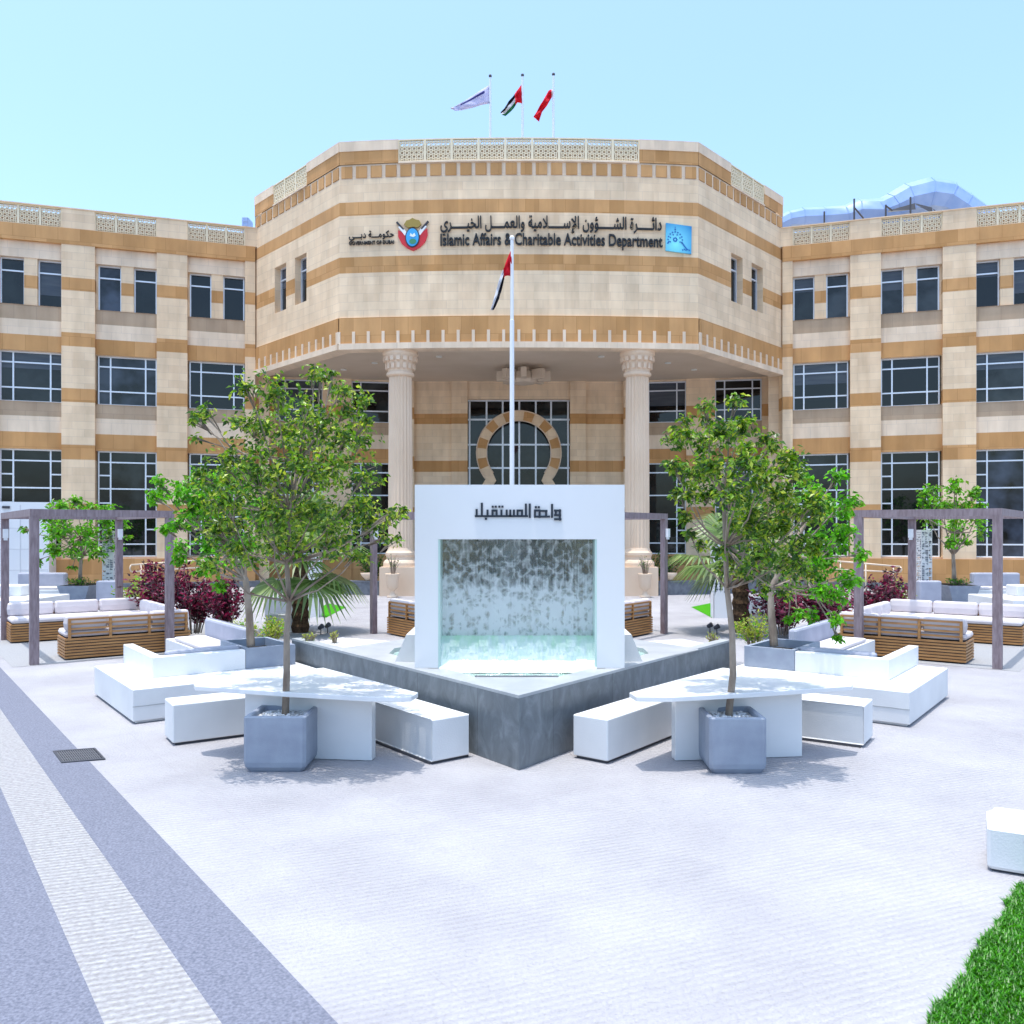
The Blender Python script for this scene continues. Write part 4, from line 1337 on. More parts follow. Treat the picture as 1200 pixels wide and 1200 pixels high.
def tree(name, label, cat, base_px, trunk, Y, clumps, n, L, mats, wts, seed, tr=.035, dep=.8, group=None, twig=True, tb=.0):
    "trunk: list of (px,py); clumps: (px,py,r px) at depth Y +- dep"
    rnd = random.Random(seed)
    pts = [P(x, y, Y) for x, y in trunk]
    t = thing(name, label, cat, pts[0], 0, group)
    mb = MB(); k = len(pts)
    mb.tube(pts, [tr * (1 - .55 * i / (k - 1)) for i in range(k)], 10)
    cw = MB()
    tot = sum(c[2] ** 1.7 for c in clumps)
    xs = [c[0] for c in clumps]; xm = sum(xs) / len(xs); half = (max(xs) - min(xs)) / 2 + 1
    for c in clumps:
        lim = dep * math.sqrt(max(.1, 1 - ((c[0] - xm) / (half * 1.15)) ** 2))
        reps = 2 if c[2] > 9 else 1
        for q in range(reps):
            cen = P(c[0] + rnd.uniform(-2, 2), c[1] + rnd.uniform(-2, 2), Y)
            dy = (rnd.uniform(-1, -.15) if q == 0 else rnd.uniform(.1, 1)) * lim if reps == 2 else rnd.uniform(-.5, .5) * lim
            cen = cen + Vector((0, dy, 0))
            rr = c[2] * Y / FX
            # branch from the trunk to the clump
            low = [p for p in pts if p.z < cen.z - rr * .3] or [pts[-1]]
            st = low[-1] if rnd.random() < .5 else low[max(0, len(low) - 2)]
            if st.z < pts[0].z + (pts[-1].z - pts[0].z) * .45:
                st = pts[len(pts) // 2 + (1 if len(pts) > 2 else 0)] if len(pts) > 2 else pts[-1]
            md = st.lerp(cen, .5) + Vector((0, 0, -.08 * (cen - st).length)) + rdir(rnd) * .06 * (cen - st).length
            if q == 0: mb.tube([st, st.lerp(md, .6) + rdir(rnd) * .02, md, md.lerp(cen, .6) + rdir(rnd) * .03, cen], [tr * .40, tr * .30, tr * .22, tr * .15, tr * .08], 5)
            tips = []
            if twig:
                for _ in range(5):
                    e = cen + rdir(rnd) * rr * rnd.uniform(.6, 1.0)
                    m_ = cen.lerp(e, .5) + rdir(rnd) * rr * .12
                    mb.tube([md.lerp(cen, .7), m_, e], [tr * .14, tr * .1, tr * .05], 4); tips.append((cen, m_, e))
            nl = max(4, int(n * c[2] ** 1.7 / tot / reps))
            for _ in range(nl):
                if tips and rnd.random() < .55:
                    c0, m_, e = rnd.choice(tips); u = rnd.random()
                    p = (c0.lerp(m_, u * 2) if u < .5 else m_.lerp(e, u * 2 - 1)) + rdir(rnd) * rr * .18
                else:
                    d = rdir(rnd); p = cen + Vector((d.x, d.y, d.z * .95)) * rr * (rnd.random() ** .45) * 1.02
                d = rdir(rnd); d.z = d.z * .6 - .45
                nr = rdir(rnd); nr.z = abs(nr.z) + .35
                s_ = rnd.uniform(.7, 1.25)
                leaf(cw, p, d, nr, L * s_, L * s_ * .52, rnd.choices(range(len(mats)), wts)[0])
    mb.build('trunk', BARK, t, smooth=True)
    cw.build('crown', mats, t)
    return t


GRN = [LEAF_D, LEAF_M, LEAF_Y]
BRT = [LEAF_B1, LEAF_B2, LEAF_M]
tree('potted_tree', 'olive-green tree in the blue-grey cube planter left of the fountain', 'tree', None, [(334, 846), (336, 790), (336, 740), (339, 705), (336, 660), (340, 600), (350, 540)], 8.79,
     [(310, 462, 20), (345, 470, 26), (378, 446, 16), (417, 468, 18), (418, 488, 18), (300, 500, 26), (340, 510, 34), (385, 500, 32), (415, 512, 24), (268, 492, 14), (234, 488, 8), (223, 494, 6), (228, 514, 5), (278, 540, 27), (320, 555, 36), (365, 550, 38), (405, 550, 30), (258, 560, 20), (290, 590, 34), (335, 600, 36), (385, 600, 34), (425, 590, 22), (262, 620, 24), (300, 640, 30), (345, 640, 24), (400, 632, 26), (440, 612, 20), (462, 604, 14), (458, 632, 10), (272, 656, 16), (250, 590, 18), (478, 600, 7), (440, 560, 10), (425, 650, 12), (368, 432, 7), (386, 434, 6)],
     9600, .064, GRN, (4.5, 5, 2.6), 3, .038, .85)
tree('potted_tree', 'bright green tree leaning out of the low planter beside the left lounge', 'tree', None, [(294, 757), (292, 720), (288, 680), (270, 640), (250, 600)], 12.3,
     [(183, 580, 10), (200, 567, 12), (222, 580, 16), (240, 562, 15), (235, 600, 18), (216, 614, 10), (188, 620, 8), (228, 640, 13), (250, 640, 17), (248, 590, 20), (268, 660, 14), (262, 570, 16), (290, 560, 20), (300, 600, 22), (222, 655, 8), (285, 640, 18), (240, 668, 8), (262, 684, 8)],
     3900, .085, BRT, (5, 3, 1), 5, .06, .8)
tree('potted_tree', 'tall olive-green tree in the grey cube planter right of the fountain', 'tree', None, [(853, 846), (859, 790), (858, 740), (852, 690), (850, 640), (848, 580), (846, 540)], 8.73,
     [(815, 482, 11), (845, 478, 11), (800, 508, 17), (830, 515, 22), (865, 500, 19), (877, 520, 13), (790, 545, 13), (815, 550, 22), (850, 545, 24), (798, 578, 12), (835, 580, 22), (870, 570, 22), (905, 545, 20), (928, 552, 16), (895, 580, 24), (930, 590, 24), (872, 610, 26), (910, 620, 30), (945, 600, 16), (875, 650, 22), (915, 655, 24), (945, 640, 16), (838, 640, 10), (862, 668, 12), (935, 668, 14), (802, 605, 9), (815, 625, 7), (900, 690, 10), (900, 525, 8), (915, 535, 10)],
     8800, .066, GRN, (5, 5, 2), 8, .038, .8)
tree('potted_tree', 'bright green tree in the low planter beside the right lounge', 'tree', None, [(907, 757), (904, 720), (903, 690), (925, 650), (945, 610)], 12.3,
     [(962, 560, 12), (975, 590, 15), (986, 602, 12), (975, 630, 19), (960, 660, 19), (985, 650, 10), (965, 692, 15), (976, 680, 11), (1000, 674, 8), (940, 650, 16), (952, 580, 14), (932, 716, 7), (960, 720, 10), (972, 745, 5), (988, 620, 9), (945, 690, 12), (925, 725, 5), (1007, 677, 5)],
     3500, .088, BRT, (5, 3, .6), 9, .06, .8)
tree('potted_tree', 'small leafy tree at far left, seen through the left pergola', 'tree', None, [(94, 690), (94, 672), (95, 655), (95, 630)], 28.3,
     [(60, 605, 11), (76, 594, 13), (96, 600, 16), (116, 600, 13), (130, 610, 12), (70, 620, 15), (90, 625, 17), (112, 625, 16), (124, 640, 11), (64, 645, 9), (58, 655, 6), (86, 645, 13), (106, 645, 13), (78, 584, 7), (134, 597, 7), (34, 620, 4), (80, 665, 4), (150, 628, 4), (60, 600, 6)],
     2300, .17, BRT, (4, 4, 2), 11, .075, 1.5)
tree('potted_tree', 'small leafy tree at far right, seen behind the right pergola', 'tree', None, [(1118, 692), (1118, 672), (1117, 650), (1116, 625)], 28.3,
     [(1110, 571, 13), (1096, 590, 13), (1120, 590, 15), (1135, 575, 9), (1150, 592, 9), (1090, 577, 7), (1100, 610, 13), (1125, 620, 13), (1105, 635, 9), (1140, 635, 7), (1132, 605, 11), (1152, 608, 5), (1082, 600, 5), (1087, 588, 6), (1112, 562, 6)],
     1500, .17, BRT, (4, 4, 3), 12, .085, 1.3)


def shrub(label, cpx, base_py, Yd, rad, h, n, L, mats, wts, seed, group, name='shrub', cat='shrub'):
    rnd = random.Random(seed)
    b = P(cpx, base_py, Yd); b.z = max(0, min(b.z, .7))
    t = thing(name, label, cat, b, 0, group)
    st = MB(); cw = MB()
    tips = []
    for i in range(int(14 + rad * 14)):
        an = rnd.uniform(0, 2 * PI); rr = rad * math.sqrt(rnd.random()); hh = h * (1 - .35 * (rr / rad) ** 2) * rnd.uniform(.75, 1.08)
        e = b + Vector((math.cos(an) * rr, math.sin(an) * rr, hh))
        m_ = b + Vector((math.cos(an) * rr * .45, math.sin(an) * rr * .45, hh * .55))
        st.tube([b + Vector((math.cos(an) * rr * .25, math.sin(an) * rr * .25, 0)), m_, e], [.014, .011, .005], 4)
        tips.append((m_, e))
    for _ in range(n):
        m_, e = rnd.choice(tips); u = rnd.uniform(-.45, 1.05)
        p = m_.lerp(e, u) + rdir(rnd) * rad * .16
        if p.z < b.z: p.z = b.z + .05
        d = rdir(rnd); d.z = d.z * .6 + .3
        leaf(cw, p, d, rdir(rnd) + Vector((0, 0, .5)), L * rnd.uniform(.7, 1.3), L * .42, rnd.choices(range(len(mats)), wts)[0])
    st.build('stems', BARK, t); cw.build('foliage', mats, t)
    return t


RED3 = [LEAF_R1, LEAF_R2, LEAF_R3]
for args in (
    ('burgundy shrub behind the left pergola post, leftmost and tallest', 186, 738, 20.0, .75, 1.55, 1500, .13, RED3, (5, 4, 1), 21),
    ('burgundy shrub between the left pergola and the bright tree', 226, 742, 19.0, .7, 1.45, 1500, .13, RED3, (5, 4, 1), 22),
    ('burgundy shrub nearest the leaning tree trunk on the left', 264, 744, 18.6, .55, 1.25, 1200, .13, RED3, (5, 4, 1.5), 23),
    ('low burgundy shrub under the bright tree right of the fountain', 918, 744, 19.2, .75, 1.15, 1300, .13, RED3, (3, 3, 4), 24),
    ('pinkish burgundy shrub beside the near post of the right pergola', 966, 748, 18.6, .85, 1.25, 1700, .13, RED3, (3, 3, 5), 25),
    ('dark burgundy shrub seen through the right pergola frame', 1022, 738, 20.5, .6, 1.25, 1000, .13, RED3, (4, 5, 2), 26),
    ('narrow upright burgundy shrub at the end of the right handrail', 1048, 728, 22.5, .45, 1.35, 700, .13, RED3, (4, 4, 2), 27)):
    shrub(*args, 'burgundy shrubs')
LIME = [LEAF_L, LEAF_B1, LEAF_Y]
for args in (
    ('yellow-green shrub behind the left teak sofa corner', 162, 716, 25.5, .7, .95, 700, .12, LIME, (5, 2, 2), 31),
    ('yellow-green low shrub between planter and left basin end', 318, 757, 15.6, .42, .52, 700, .07, LIME, (5, 1, 2), 32),
    ('yellow-green tuft at the foot of the left palm', 288, 752, 16.4, .3, .42, 350, .07, LIME, (5, 1, 2), 33),
    ('yellow-green shrub behind the right teak sofa corner', 1050, 722, 24.5, .5, 1.0, 600, .12, LIME, (5, 2, 2), 34),
    ('yellow-green low shrub between the right basin end and planter', 884, 760, 15.2, .40, .62, 700, .07, LIME, (5, 1, 2), 35)):
    shrub(*args, 'yellow-green shrubs')
for args in (
    ('straw-coloured tuft on the gravel left of the pool', 362, 753, 12.8, .12, .2, 70, .05, LIME, (5, 0, 2), 36),
    ('straw-coloured tuft on the gravel beside the left pool rim', 392, 753, 13.4, .1, .2, 60, .05, LIME, (5, 0, 3), 37),
    ('straw-coloured tuft on the gravel right of the pool', 836, 756, 12.9, .12, .2, 70, .05, LIME, (5, 0, 2), 38)):
    shrub(*args, 'tufts in the gravel beds', 'tuft', 'plant')


def palm(label, px, base_py, Yd, ch, n, Lf, seed):
    rnd = random.Random(seed)
    b = P(px, base_py, Yd); b.z = 0
    t = thing('fan_palm', label, 'palm', b, 0, 'fan palms beside the plaza path')
    a = MB()
    prof = []
    for i in range(14):
        z = ch * i / 13
        prof.append((.19 - .03 * i / 13 + (.035 if i % 2 else 0), z))
    a.lathe(prof, b, 12); a.build('trunk', PBARK, t)
    c = b + Vector((0, 0, ch))
    for i in range(n):
        an = 2 * PI * i / n * 2.4 + rnd.uniform(-.3, .3); el = R(rnd.choice([70, 45, 25, 5, -15, -30]) + rnd.uniform(-8, 8))
        d = Vector((math.cos(an) * math.cos(el), math.sin(an) * math.cos(el), math.sin(el)))
        pl = Lf * rnd.uniform(.5, .7)
        e = c + d * pl + Vector((0, 0, -.06))
        f = MB(); f.tube([c, c + d * pl * .5 + Vector((0, 0, .02)), e], [.022, .018, .012], 5)
        side = d.cross(Vector((0, 0, 1))).normalized(); upv = side.cross(d)
        K = 26; fl = Lf * rnd.uniform(.75, .95)
        for q in range(K):
            ph = (q / (K - 1) - .5) * R(230)
            dd = d * math.cos(ph) + side * math.sin(ph)
            ln = fl * (.6 + .4 * math.cos(ph * .75))
            w_ = ln * .03 + .012
            nrm = upv
            s2 = dd.cross(nrm).normalized() * w_
            m1 = e + dd * ln * .6 + nrm * .03 * (1 - abs(ph)) ; tp = e + dd * ln + Vector((0, 0, -.28 * ln))
            mi = 0 if rnd.random() < .6 else 1
            f.quad(e - s2 * .2, m1 - s2, m1 + s2, e + s2 * .2, mi)
            f.poly([m1 - s2, tp, m1 + s2], mi)
        f.build('frond', [LEAF_P, LEAF_P2], t)
    return t


palm('fan palm with a short dark trunk left of the fountain', 352, 740, 20.2, 1.8, 19, 1.3, 41)
palm('fan palm with drooping fronds right of the fountain', 868, 740, 20.2, 1.8, 18, 1.25, 42)

# ------------------------------------------------------------------ cube planters beside the tables
def cube_planter(o, w_, d_, h_, label, top):
    t = thing('planter', label, 'planter', o)
    a = MB(); M = Matrix.Translation(o); r = .03
    def ring(ins, z):
        x0_, x1_, y0_, y1_ = ins, w_ - ins, ins, d_ - ins
        return [(x0_ + r, y0_, z), (x1_ - r, y0_, z), (x1_, y0_ + r, z), (x1_, y1_ - r, z), (x1_ - r, y1_, z), (x0_ + r, y1_, z), (x0_, y1_ - r, z), (x0_, y0_ + r, z)]
    a.loft([ring(.04, 0), ring(.008, .05), ring(0, .10), ring(0, h_ - .012), ring(.012, h_), ring(.045, h_), ring(.055, h_ - .01), ring(.06, h_ - .12)], False, M)
    a.build('pot', GREYPL, t)
    b = MB(); b.poly([M @ Vector(p) for p in ring(.058, h_ - .05)]); b.build('gravel' if top is PEBBLE else 'soil', top, t)
    # loose pebbles
    rnd = random.Random(int(o.x * 100)); pb = MB()
    for _ in range(130):
        x, y = rnd.uniform(.09, w_ - .09), rnd.uniform(.09, d_ - .09); s = rnd.uniform(.008, .018)
        pb.lathe([(s * .5, -s * .5), (s, 0), (s * .6, s * .5)], M @ Vector((x, y, h_ - .042)), 6)
    pb.build('pebbles', WHITE, t)['kind'] = 'stuff'
    return t


cube_planter(Vector((-2.735, 8.46, 0)), .62, .60, .555, 'blue-grey cube planter at the left table, holding a tree', PEBBLE)
cube_planter(Vector((1.88, 8.40, 0)), .565, .60, .555, 'blue-grey cube planter at the right table, topped with white pebbles', PEBBLE)

# ------------------------------------------------------------------ triangular tables and benches
TBL = noisy('white_solid_surface', (.70, .70, .70), (.75, .75, .75), 2, .3, .5)


def tri_table(label, dx, sg):
    zt0 = .75
    pl = [(227, 801), (229, 804), (340, 811.5), (440, 817), (482, 816.5), (490, 811.5), (379, 782.3)]
    pts = [G(x, y, zt0) for x, y in pl]
    pts = [((-p.x if sg > 0 else p.x) + dx, p.y) for p in pts]
    cx_ = sum(p[0] for p in pts) / len(pts); cy_ = sum(p[1] for p in pts) / len(pts)
    t = thing('table', label, 'table', (cx_, cy_, 0), 0, 'triangular white tables')
    a = MB(); a.prism(pts, zt0 - .05, zt0); o = a.build('tabletop', TBL, t)
    md = o.modifiers.new('edge', 'BEVEL'); md.width = .006; md.segments = 2
    q0, q1 = G(287, 887), G(435.7, 892)
    a = MB()
    p0 = Vector(((-q0.x if sg > 0 else q0.x) + dx, q0.y, 0)); p1 = Vector(((-q1.x if sg > 0 else q1.x) + dx, q1.y, 0))
    d = (p1 - p0).normalized(); n = Vector((-d.y, d.x, 0)); n = n if n.y > 0 else -n
    a.prism([p0[:2], p1[:2], (p1 + n * .14)[:2], (p0 + n * .14)[:2]], .004, zt0 - .05)
    o = a.build('leg_panel', TBL, t)
    md = o.modifiers.new('edge', 'BEVEL'); md.width = .006; md.segments = 2
    a = MB()
    p2 = p0.lerp(p1, .5) + n * .14
    a.prism([(p2 - d * .07)[:2], (p2 + d * .07)[:2], (p2 + d * .07 + n * .8)[:2], (p2 - d * .07 + n * .8)[:2]], .004, zt0 - .05)
    a.build('rear_leg', TBL, t)
    return t


tri_table('white triangular table left of the fountain, under the olive tree', 0, -1)
tri_table('white triangular table right of the fountain, under the tall olive tree', .10, 1)


def bench(label, p, ang, L, W=.46, H=.46):
    "p: near corner, ang: direction of the long side"
    t = thing('bench', label, 'bench', p, ang, 'white block benches at the tables')
    a = MB(); M = wm(t)
    a.rbox(0, L, 0, W, .03, H, .012, M); a.build('block', WHITE, t)
    b = MB(); b.box(.03, L - .03, .03, W - .03, .002, .03, M); b.build('foot', DARKM, t)
    return t


nA, nB, nC, nD = G(202.5, 874.5), G(508, 896.2), G(712, 896), G(1012.7, 876.3)
bench('white block bench left of the left cube planter', nA, R(33), 1.55)
tb = nB; bench('white block bench between the left table and the basin point', nB, math.atan2(.80, -.64) - 0, 1.55, -.43)
bench('white block bench between the basin point and the right table', nC, math.atan2(.80, .62), 1.55, .43)
bench('white block bench right of the right cube planter', nD, R(180 - 33), 1.55, -.46)

# ------------------------------------------------------------------ lounges
PC = {-1: G(155.8, 849.3), 1: G(1066, 853)}


def lounge(sg, side):
    o = PC[sg]; M = uvM(o, sg)
    t = thing('lounge', 'white low lounge platform with an L-shaped back, %s of the fountain' % side, 'outdoor lounge', o, 0, 'white lounges')
    a = MB(); a.box(0, 2.5, 0, 2.33, .035, .43, M); a.box(.04, 2.46, .04, 2.29, .002, .035, M)
    x = a.build('platform', WHITE, t); md = x.modifiers.new('edge', 'BEVEL'); md.width = .008; md.segments = 2
    a = MB(); a.box(-.004, 2.5, -.006, 0, .215, .225, M); a.build('joint', LEDGE, t)
    a = MB()
    a.prism([(M @ Vector(p))[:2] for p in ((.41, .73, 0), (1.66, .73, 0), (1.66, .87, 0), (.55, .87, 0), (.55, 2.42, 0), (.41, 2.42, 0))], .43, .706)
    x = a.build('backrest', WHITE, t); md = x.modifiers.new('edge', 'BEVEL'); md.width = .008; md.segments = 2
    a = MB(); a.rbox(.62, 1.64, .875, 1.0, .45, .755, .03, M); a.build('cushion', CUSHG, t)
    # planter set into the corner
    p = thing('planter', 'low blue-grey planter box at the corner of the %s lounge' % side, 'planter', M @ Vector((1.66, .73, .43)), 0, 'low corner planters')
    a = MB()
    x0_, x1_, y0_, y1_ = 1.665, 2.40, .73, 1.86
    for q in ((x0_, x1_, y0_, y0_ + .06), (x0_, x1_, y1_ - .06, y1_), (x0_, x0_ + .06, y0_ + .06, y1_ - .06), (x1_ - .06, x1_, y0_ + .06, y1_ - .06)):
        a.box(*q, .435, .725, M)
    a.build('box', GREYPL, p)
    a = MB(); a.box(x0_ + .06, x1_ - .06, y0_ + .06, y1_ - .06, .44, .60, M); a.build('soil', SOILM, p)
    # second seat further back with a sloped cushion
    s = thing('lounge', 'white lounge seat with a sloping grey back behind the %s corner planter' % side, 'outdoor lounge', M @ Vector((1.9, 3.1, 0)), 0, 'white lounges')
    a = MB(); a.box(1.68, 2.35, 3.0, 5.0, .03, .43, M); x = a.build('seat', WHITE, s)
    a = MB(); a.rbox(2.28, 2.42, 2.6, 4.7, .435, .80, .04, M); a.build('backrest', CUSHG, s)
    a = MB(); a.rbox(1.72, 2.26, 3.05, 4.6, .435, .50, .02, M); a.build('cushion', CUSH, s)
    a = MB(); a.box(2.42, 2.52, 2.6, 5.0, .02, .55, M); a.build('side_wall', WHITE, s)


for sg, side in ((-1, 'left'), (1, 'right')):
    lounge(sg, side)

# ------------------------------------------------------------------ pergolas
def pergola(label, o, M, wx, dy, H=2.79, th=.145, bh=.13, lamps=()):
    t = thing('pergola', label, 'pergola', o, 0, 'plum-brown post pergolas')
    e = th / 2
    for i, (x, y) in enumerate(((0, 0), (wx, 0), (0, dy), (wx, dy))):
        a = MB(); a.box(x - e, x + e, y - e, y + e, 0, H - bh - .002, M); p = a.build('post', PERG, t)
        if i in lamps:
            a = MB(); a.box(x - .05, x + .05, y - e - .09, y - e - .002, H - bh - .42, H - bh - .22, M); a.box(x - .035, x + .035, y - e - .075, y - e - .012, H - bh - .47, H - bh - .42, M); a.build('lamp', WHITEP, p)
    for q in ((-e, wx + e, -e, e), (-e, wx + e, dy - e, dy + e), (-e, e, e, dy - e), (wx - e, wx + e, e, dy - e)):
        a = MB(); a.box(q[0], q[1], q[2], q[3], H - bh, H, M); a.build('beam', PERG, t)
    return t


PL = G(40, 779); PR = G(1169, 784)
FLOOR = speckled('grey_pergola_floor', (.26, .26, .27), (.33, .33, .335), 40, .15)
for sg, o, nm in ((-1, PL, 'left'), (1, PR, 'right')):
    M = uvM(o, sg)
    pergola('plum-brown pergola frame over the teak sofas on the %s' % nm, o, M, 2.32, 4.33, lamps=(2, 3))
    a = MB(); a.poly([M @ Vector(p) for p in ((-.35, -.12, .004), (4.6, -.12, .004), (4.6, 4.9, .004), (-.35, 4.9, .004))])
    tag(a.build('pavement', FLOOR), 'grey paved floor under the %s pergola' % nm, kind='structure')
# central pergola behind the fountain, corner towards the viewer
oc_ = Vector((0, 15.4, 0))
Mc = Matrix(((.60, -.60, 0, 0), (.80, .80, 0, oc_.y), (0, 0, 1, 0), (0, 0, 0, 1)))
pergola('plum-brown pergola frame standing behind the fountain', oc_, Mc, 5.65, 5.65, H=2.80, lamps=(1, 2))


# ------------------------------------------------------------------ teak sofas
def sofa(label, M, L, D=.82, ends=(True, True), divs=3, arm=0):
    "local x along the back, y from the back (0) to the seat front (D)"
    t = thing('sofa', label, 'sofa', M @ Vector((0, 0, 0)), 0, 'teak slat sofas')
    a = MB(); n = 7
    for i in range(n):
        z = .035 + i * .055
        a.box(0, L, 0, .03, z, z + .038, M); a.box(0, L, D - .03, D, z, z + .038, M)
        a.box(0, .03, .03, D - .03, z, z + .038, M); a.box(L - .03, L, .03, D - .03, z, z + .038, M)
    a.box(.035, L - .035, .035, D - .035, .04, .40, M, 1)
    a.build('base', [TEAK, DARKM], t)
    a = MB()
    k = max(2, int(round(L / .8)))
    for i in range(k + 1):
        x = .06 + (L - .16) * i / k
        a.box(x, x + .045, .0, .05, .40, .745, M)
    for z in (.47, .56, .65, .735):
        a.box(.06, L - .05, .012, .038, z, z + .035, M)
    a.build('back_frame', TEAK, t)
    a = MB(); a.rbox(.02, L - .02, .06, D + .02, .42, .53, .03, M, bulge=.008); a.build('seat_cushion', CUSH, t)
    w_ = L / divs
    for i in range(divs):
        a = MB(); a.rbox(w_ * i + .015, w_ * (i + 1) - .015, .055, .22, .535, .82, .04, M, bulge=.012); a.build('back_cushion', CUSH, t)
    return t


def turn(M, dx, dy, rot):
    return M @ Matrix.Translation((dx, dy, 0)) @ Matrix.Rotation(R(rot), 4, 'Z')


for sg, o, nm in ((-1, PL, 'left'), (1, PR, 'right')):
    M = uvM(o, sg)
    sofa('teak slat sofa with its back to the viewer under the %s pergola' % nm, turn(M, .52, .18, 0), 2.25)
    sofa('teak slat sofa facing the viewer at the rear of the %s pergola' % nm, turn(M, 2.77, 4.35, 180), 2.75)
    sofa('teak slat sofa along the fountain side of the %s pergola' % nm, turn(M, 2.79, 1.02, 90), 2.45)
sofa('teak slat sofa seen left of the fountain portal, back to the basin', turn(Mc, .2, 5.3, -90), 5.0, divs=5)
sofa('teak slat sofa seen right of the fountain portal, back to the basin', turn(Mc, .2 + .9, .2, 0), 4.3, divs=5)

# ------------------------------------------------------------------ far lounges, white booth, light columns, rails, urns
for sg, nm in ((-1, 'left'), (1, 'right')):
    mxp = lambda px: px if sg < 0 else 1216 - px
    t = thing('lounge', 'white lounge with a dark grey cushion against the far %s wing' % nm, 'outdoor lounge', P(mxp(50), 705, 28.5), 0, 'white lounges')
    t.location.z = 0
    X = lambda px, Y: (mxp(px) - CX) * Y / FX
    def xb(mb, pa_, pb_, Y, dp, z0, z1, r=.02):
        x_ = sorted((X(pa_, Y), X(pb_, Y))); mb.rbox(x_[0], x_[1], Y, Y + dp, z0, z1, r)
    a = MB(); xb(a, 28, 78, 28.6, 1.0, .02, .42); a.build('seat', WHITE, t)
    a = MB(); xb(a, 20, 76, 29.4, .25, .43, .95, .05); a.build('backrest', CUSHG, t)
    a = MB(); xb(a, 28, 78, 28.65, .7, .425, .5, .02); a.build('cushion', CUSH, t)
    a = MB(); xb(a, -20, 28.5, 23.6, 2.4, .02, .48); xb(a, -20, 24, 25.0, .6, .48, .80, .03); a.build('end_block', WHITE, t)
    a = MB(); xb(a, 112, 138, 27.2, .3, .02, .80, .04); a.build('side_cushion', CUSHG, t)
    p = thing('planter', 'blue-grey planter under the small tree on the far %s' % nm, 'planter', (X(94, 28), 28, 0), 0, 'far planters')
    a = MB(); x_ = sorted((X(76, 28), X(113, 28)))
    a.loft([[(x_[0] + .2, 27.6, .02), (x_[1] - .2, 27.6, .02), (x_[1] - .2, 28.9, .02), (x_[0] + .2, 28.9, .02)], [(x_[0], 27.5, .62), (x_[1], 27.5, .62), (x_[1], 29, .62), (x_[0], 29, .62)]], True)
    a.build('pot', GREYPL, p)
    a = MB(); a.box(x_[0] + .06, x_[1] - .06, 27.56, 28.94, .60, .625); a.build('soil', SOILM, p)
    # green ground cover in it
    shrub('low green ground cover in the far %s planter' % nm, mxp(94), 690, 28.2, .5, .2, 200, .09, [LEAF_B2, LEAF_D], (2, 1), 60 + sg, None, 'ground_cover_plant', 'plant').location.z = .6
bpy.context.view_layer.update()

# white booth against the left wing
F = FW[-1]
bt = thing('booth', 'white panelled booth standing against the left wing wall', 'booth', F.p(9.2, .8, 0))
a = MB(); fbox(a, F, 7.62, 12.2, .25, 1.6, .02, 3.5, 0); a.build('body', WHITEP, bt)
a = MB()
for s in (8.6, 9.6, 10.6, 11.4): fbox(a, F, s - .015, s + .015, 1.6, 1.612, .1, 3.4, 0)
for z in (.9, 1.7, 2.5): fbox(a, F, 7.66, 12.15, 1.6, 1.609, z - .012, z + .012, 0)
a.build('panel_joints', mat('booth_joint', (.6, .6, .62), .6), bt)
a = MB(); fbox(a, F, 8.95, 9.2, 1.6, 1.66, 3.25, 3.34, 0); a.build('vent', DARKM, bt)


def light_column(label, px, base_py, top_py, wpx, Yd, seed):
    rnd = random.Random(seed)
    b = P(px, base_py, Yd); zt_ = P(px, top_py, Yd).z; w_ = wpx * Yd / FX
    b.z = 0
    t = thing('light_column', label, 'light column', b, 0, 'perforated light columns')
    h_ = zt_
    a = MB()
    for fc in range(4):
        Mf = Matrix.Translation(b) @ Matrix.Rotation(fc * PI / 2, 4, 'Z')
        z = h_ * .28
        nz, nx = 22, 3
        e = .012
        a.box(-w_ / 2, w_ / 2, -w_ / 2, -w_ / 2 + e, .0, z, Mf)
        dz = (h_ - z - .05) / nz; dx = w_ / nx
        for i in range(nz):
            for j in range(nx):
                x0_ = -w_ / 2 + dx * j; z0_ = z + dz * i
                # triangle-shaped openings: keep one random half of each cell plus a rim
                rm = .018
                y0_, y1_ = -w_ / 2, -w_ / 2 + e
                up = rnd.random()
                c4 = [(x0_, z0_), (x0_ + dx, z0_), (x0_ + dx, z0_ + dz), (x0_, z0_ + dz)]
                k0 = rnd.randrange(4)
                if up < .55:
                    tri = [c4[k0], c4[(k0 + 1) % 4], c4[(k0 + 2) % 4]]
                    a.poly([Mf @ Vector((p[0], y0_, p[1])) for p in tri])
                elif up < .8:
                    a.poly([Mf @ Vector((p[0], y0_, p[1])) for p in c4])
                a.box(x0_, x0_ + dx, y0_ - .002, y1_, z0_ + dz - rm, z0_ + dz, Mf)
        for j in range(nx + 1):
            x0_ = max(-w_ / 2, min(w_ / 2 - .02, -w_ / 2 + dx * j - .01)); a.box(x0_, x0_ + .02, -w_ / 2 - .004, -w_ / 2 + e, z, h_ - .05, Mf)
    a.build('perforated_shell', WHITEP, t)
    a = MB(); a.box(b.x - w_ / 2, b.x + w_ / 2, b.y - w_ / 2, b.y + w_ / 2, h_ - .05, h_); a.build('cap', WHITEP, t)
    a = MB(); a.box(b.x - w_ * .3, b.x + w_ * .3, b.y - w_ * .3, b.y + w_ * .3, 0, h_ - .06); a.build('core', mat('light_column_core', (.35, .38, .45), .5), t)
    return t


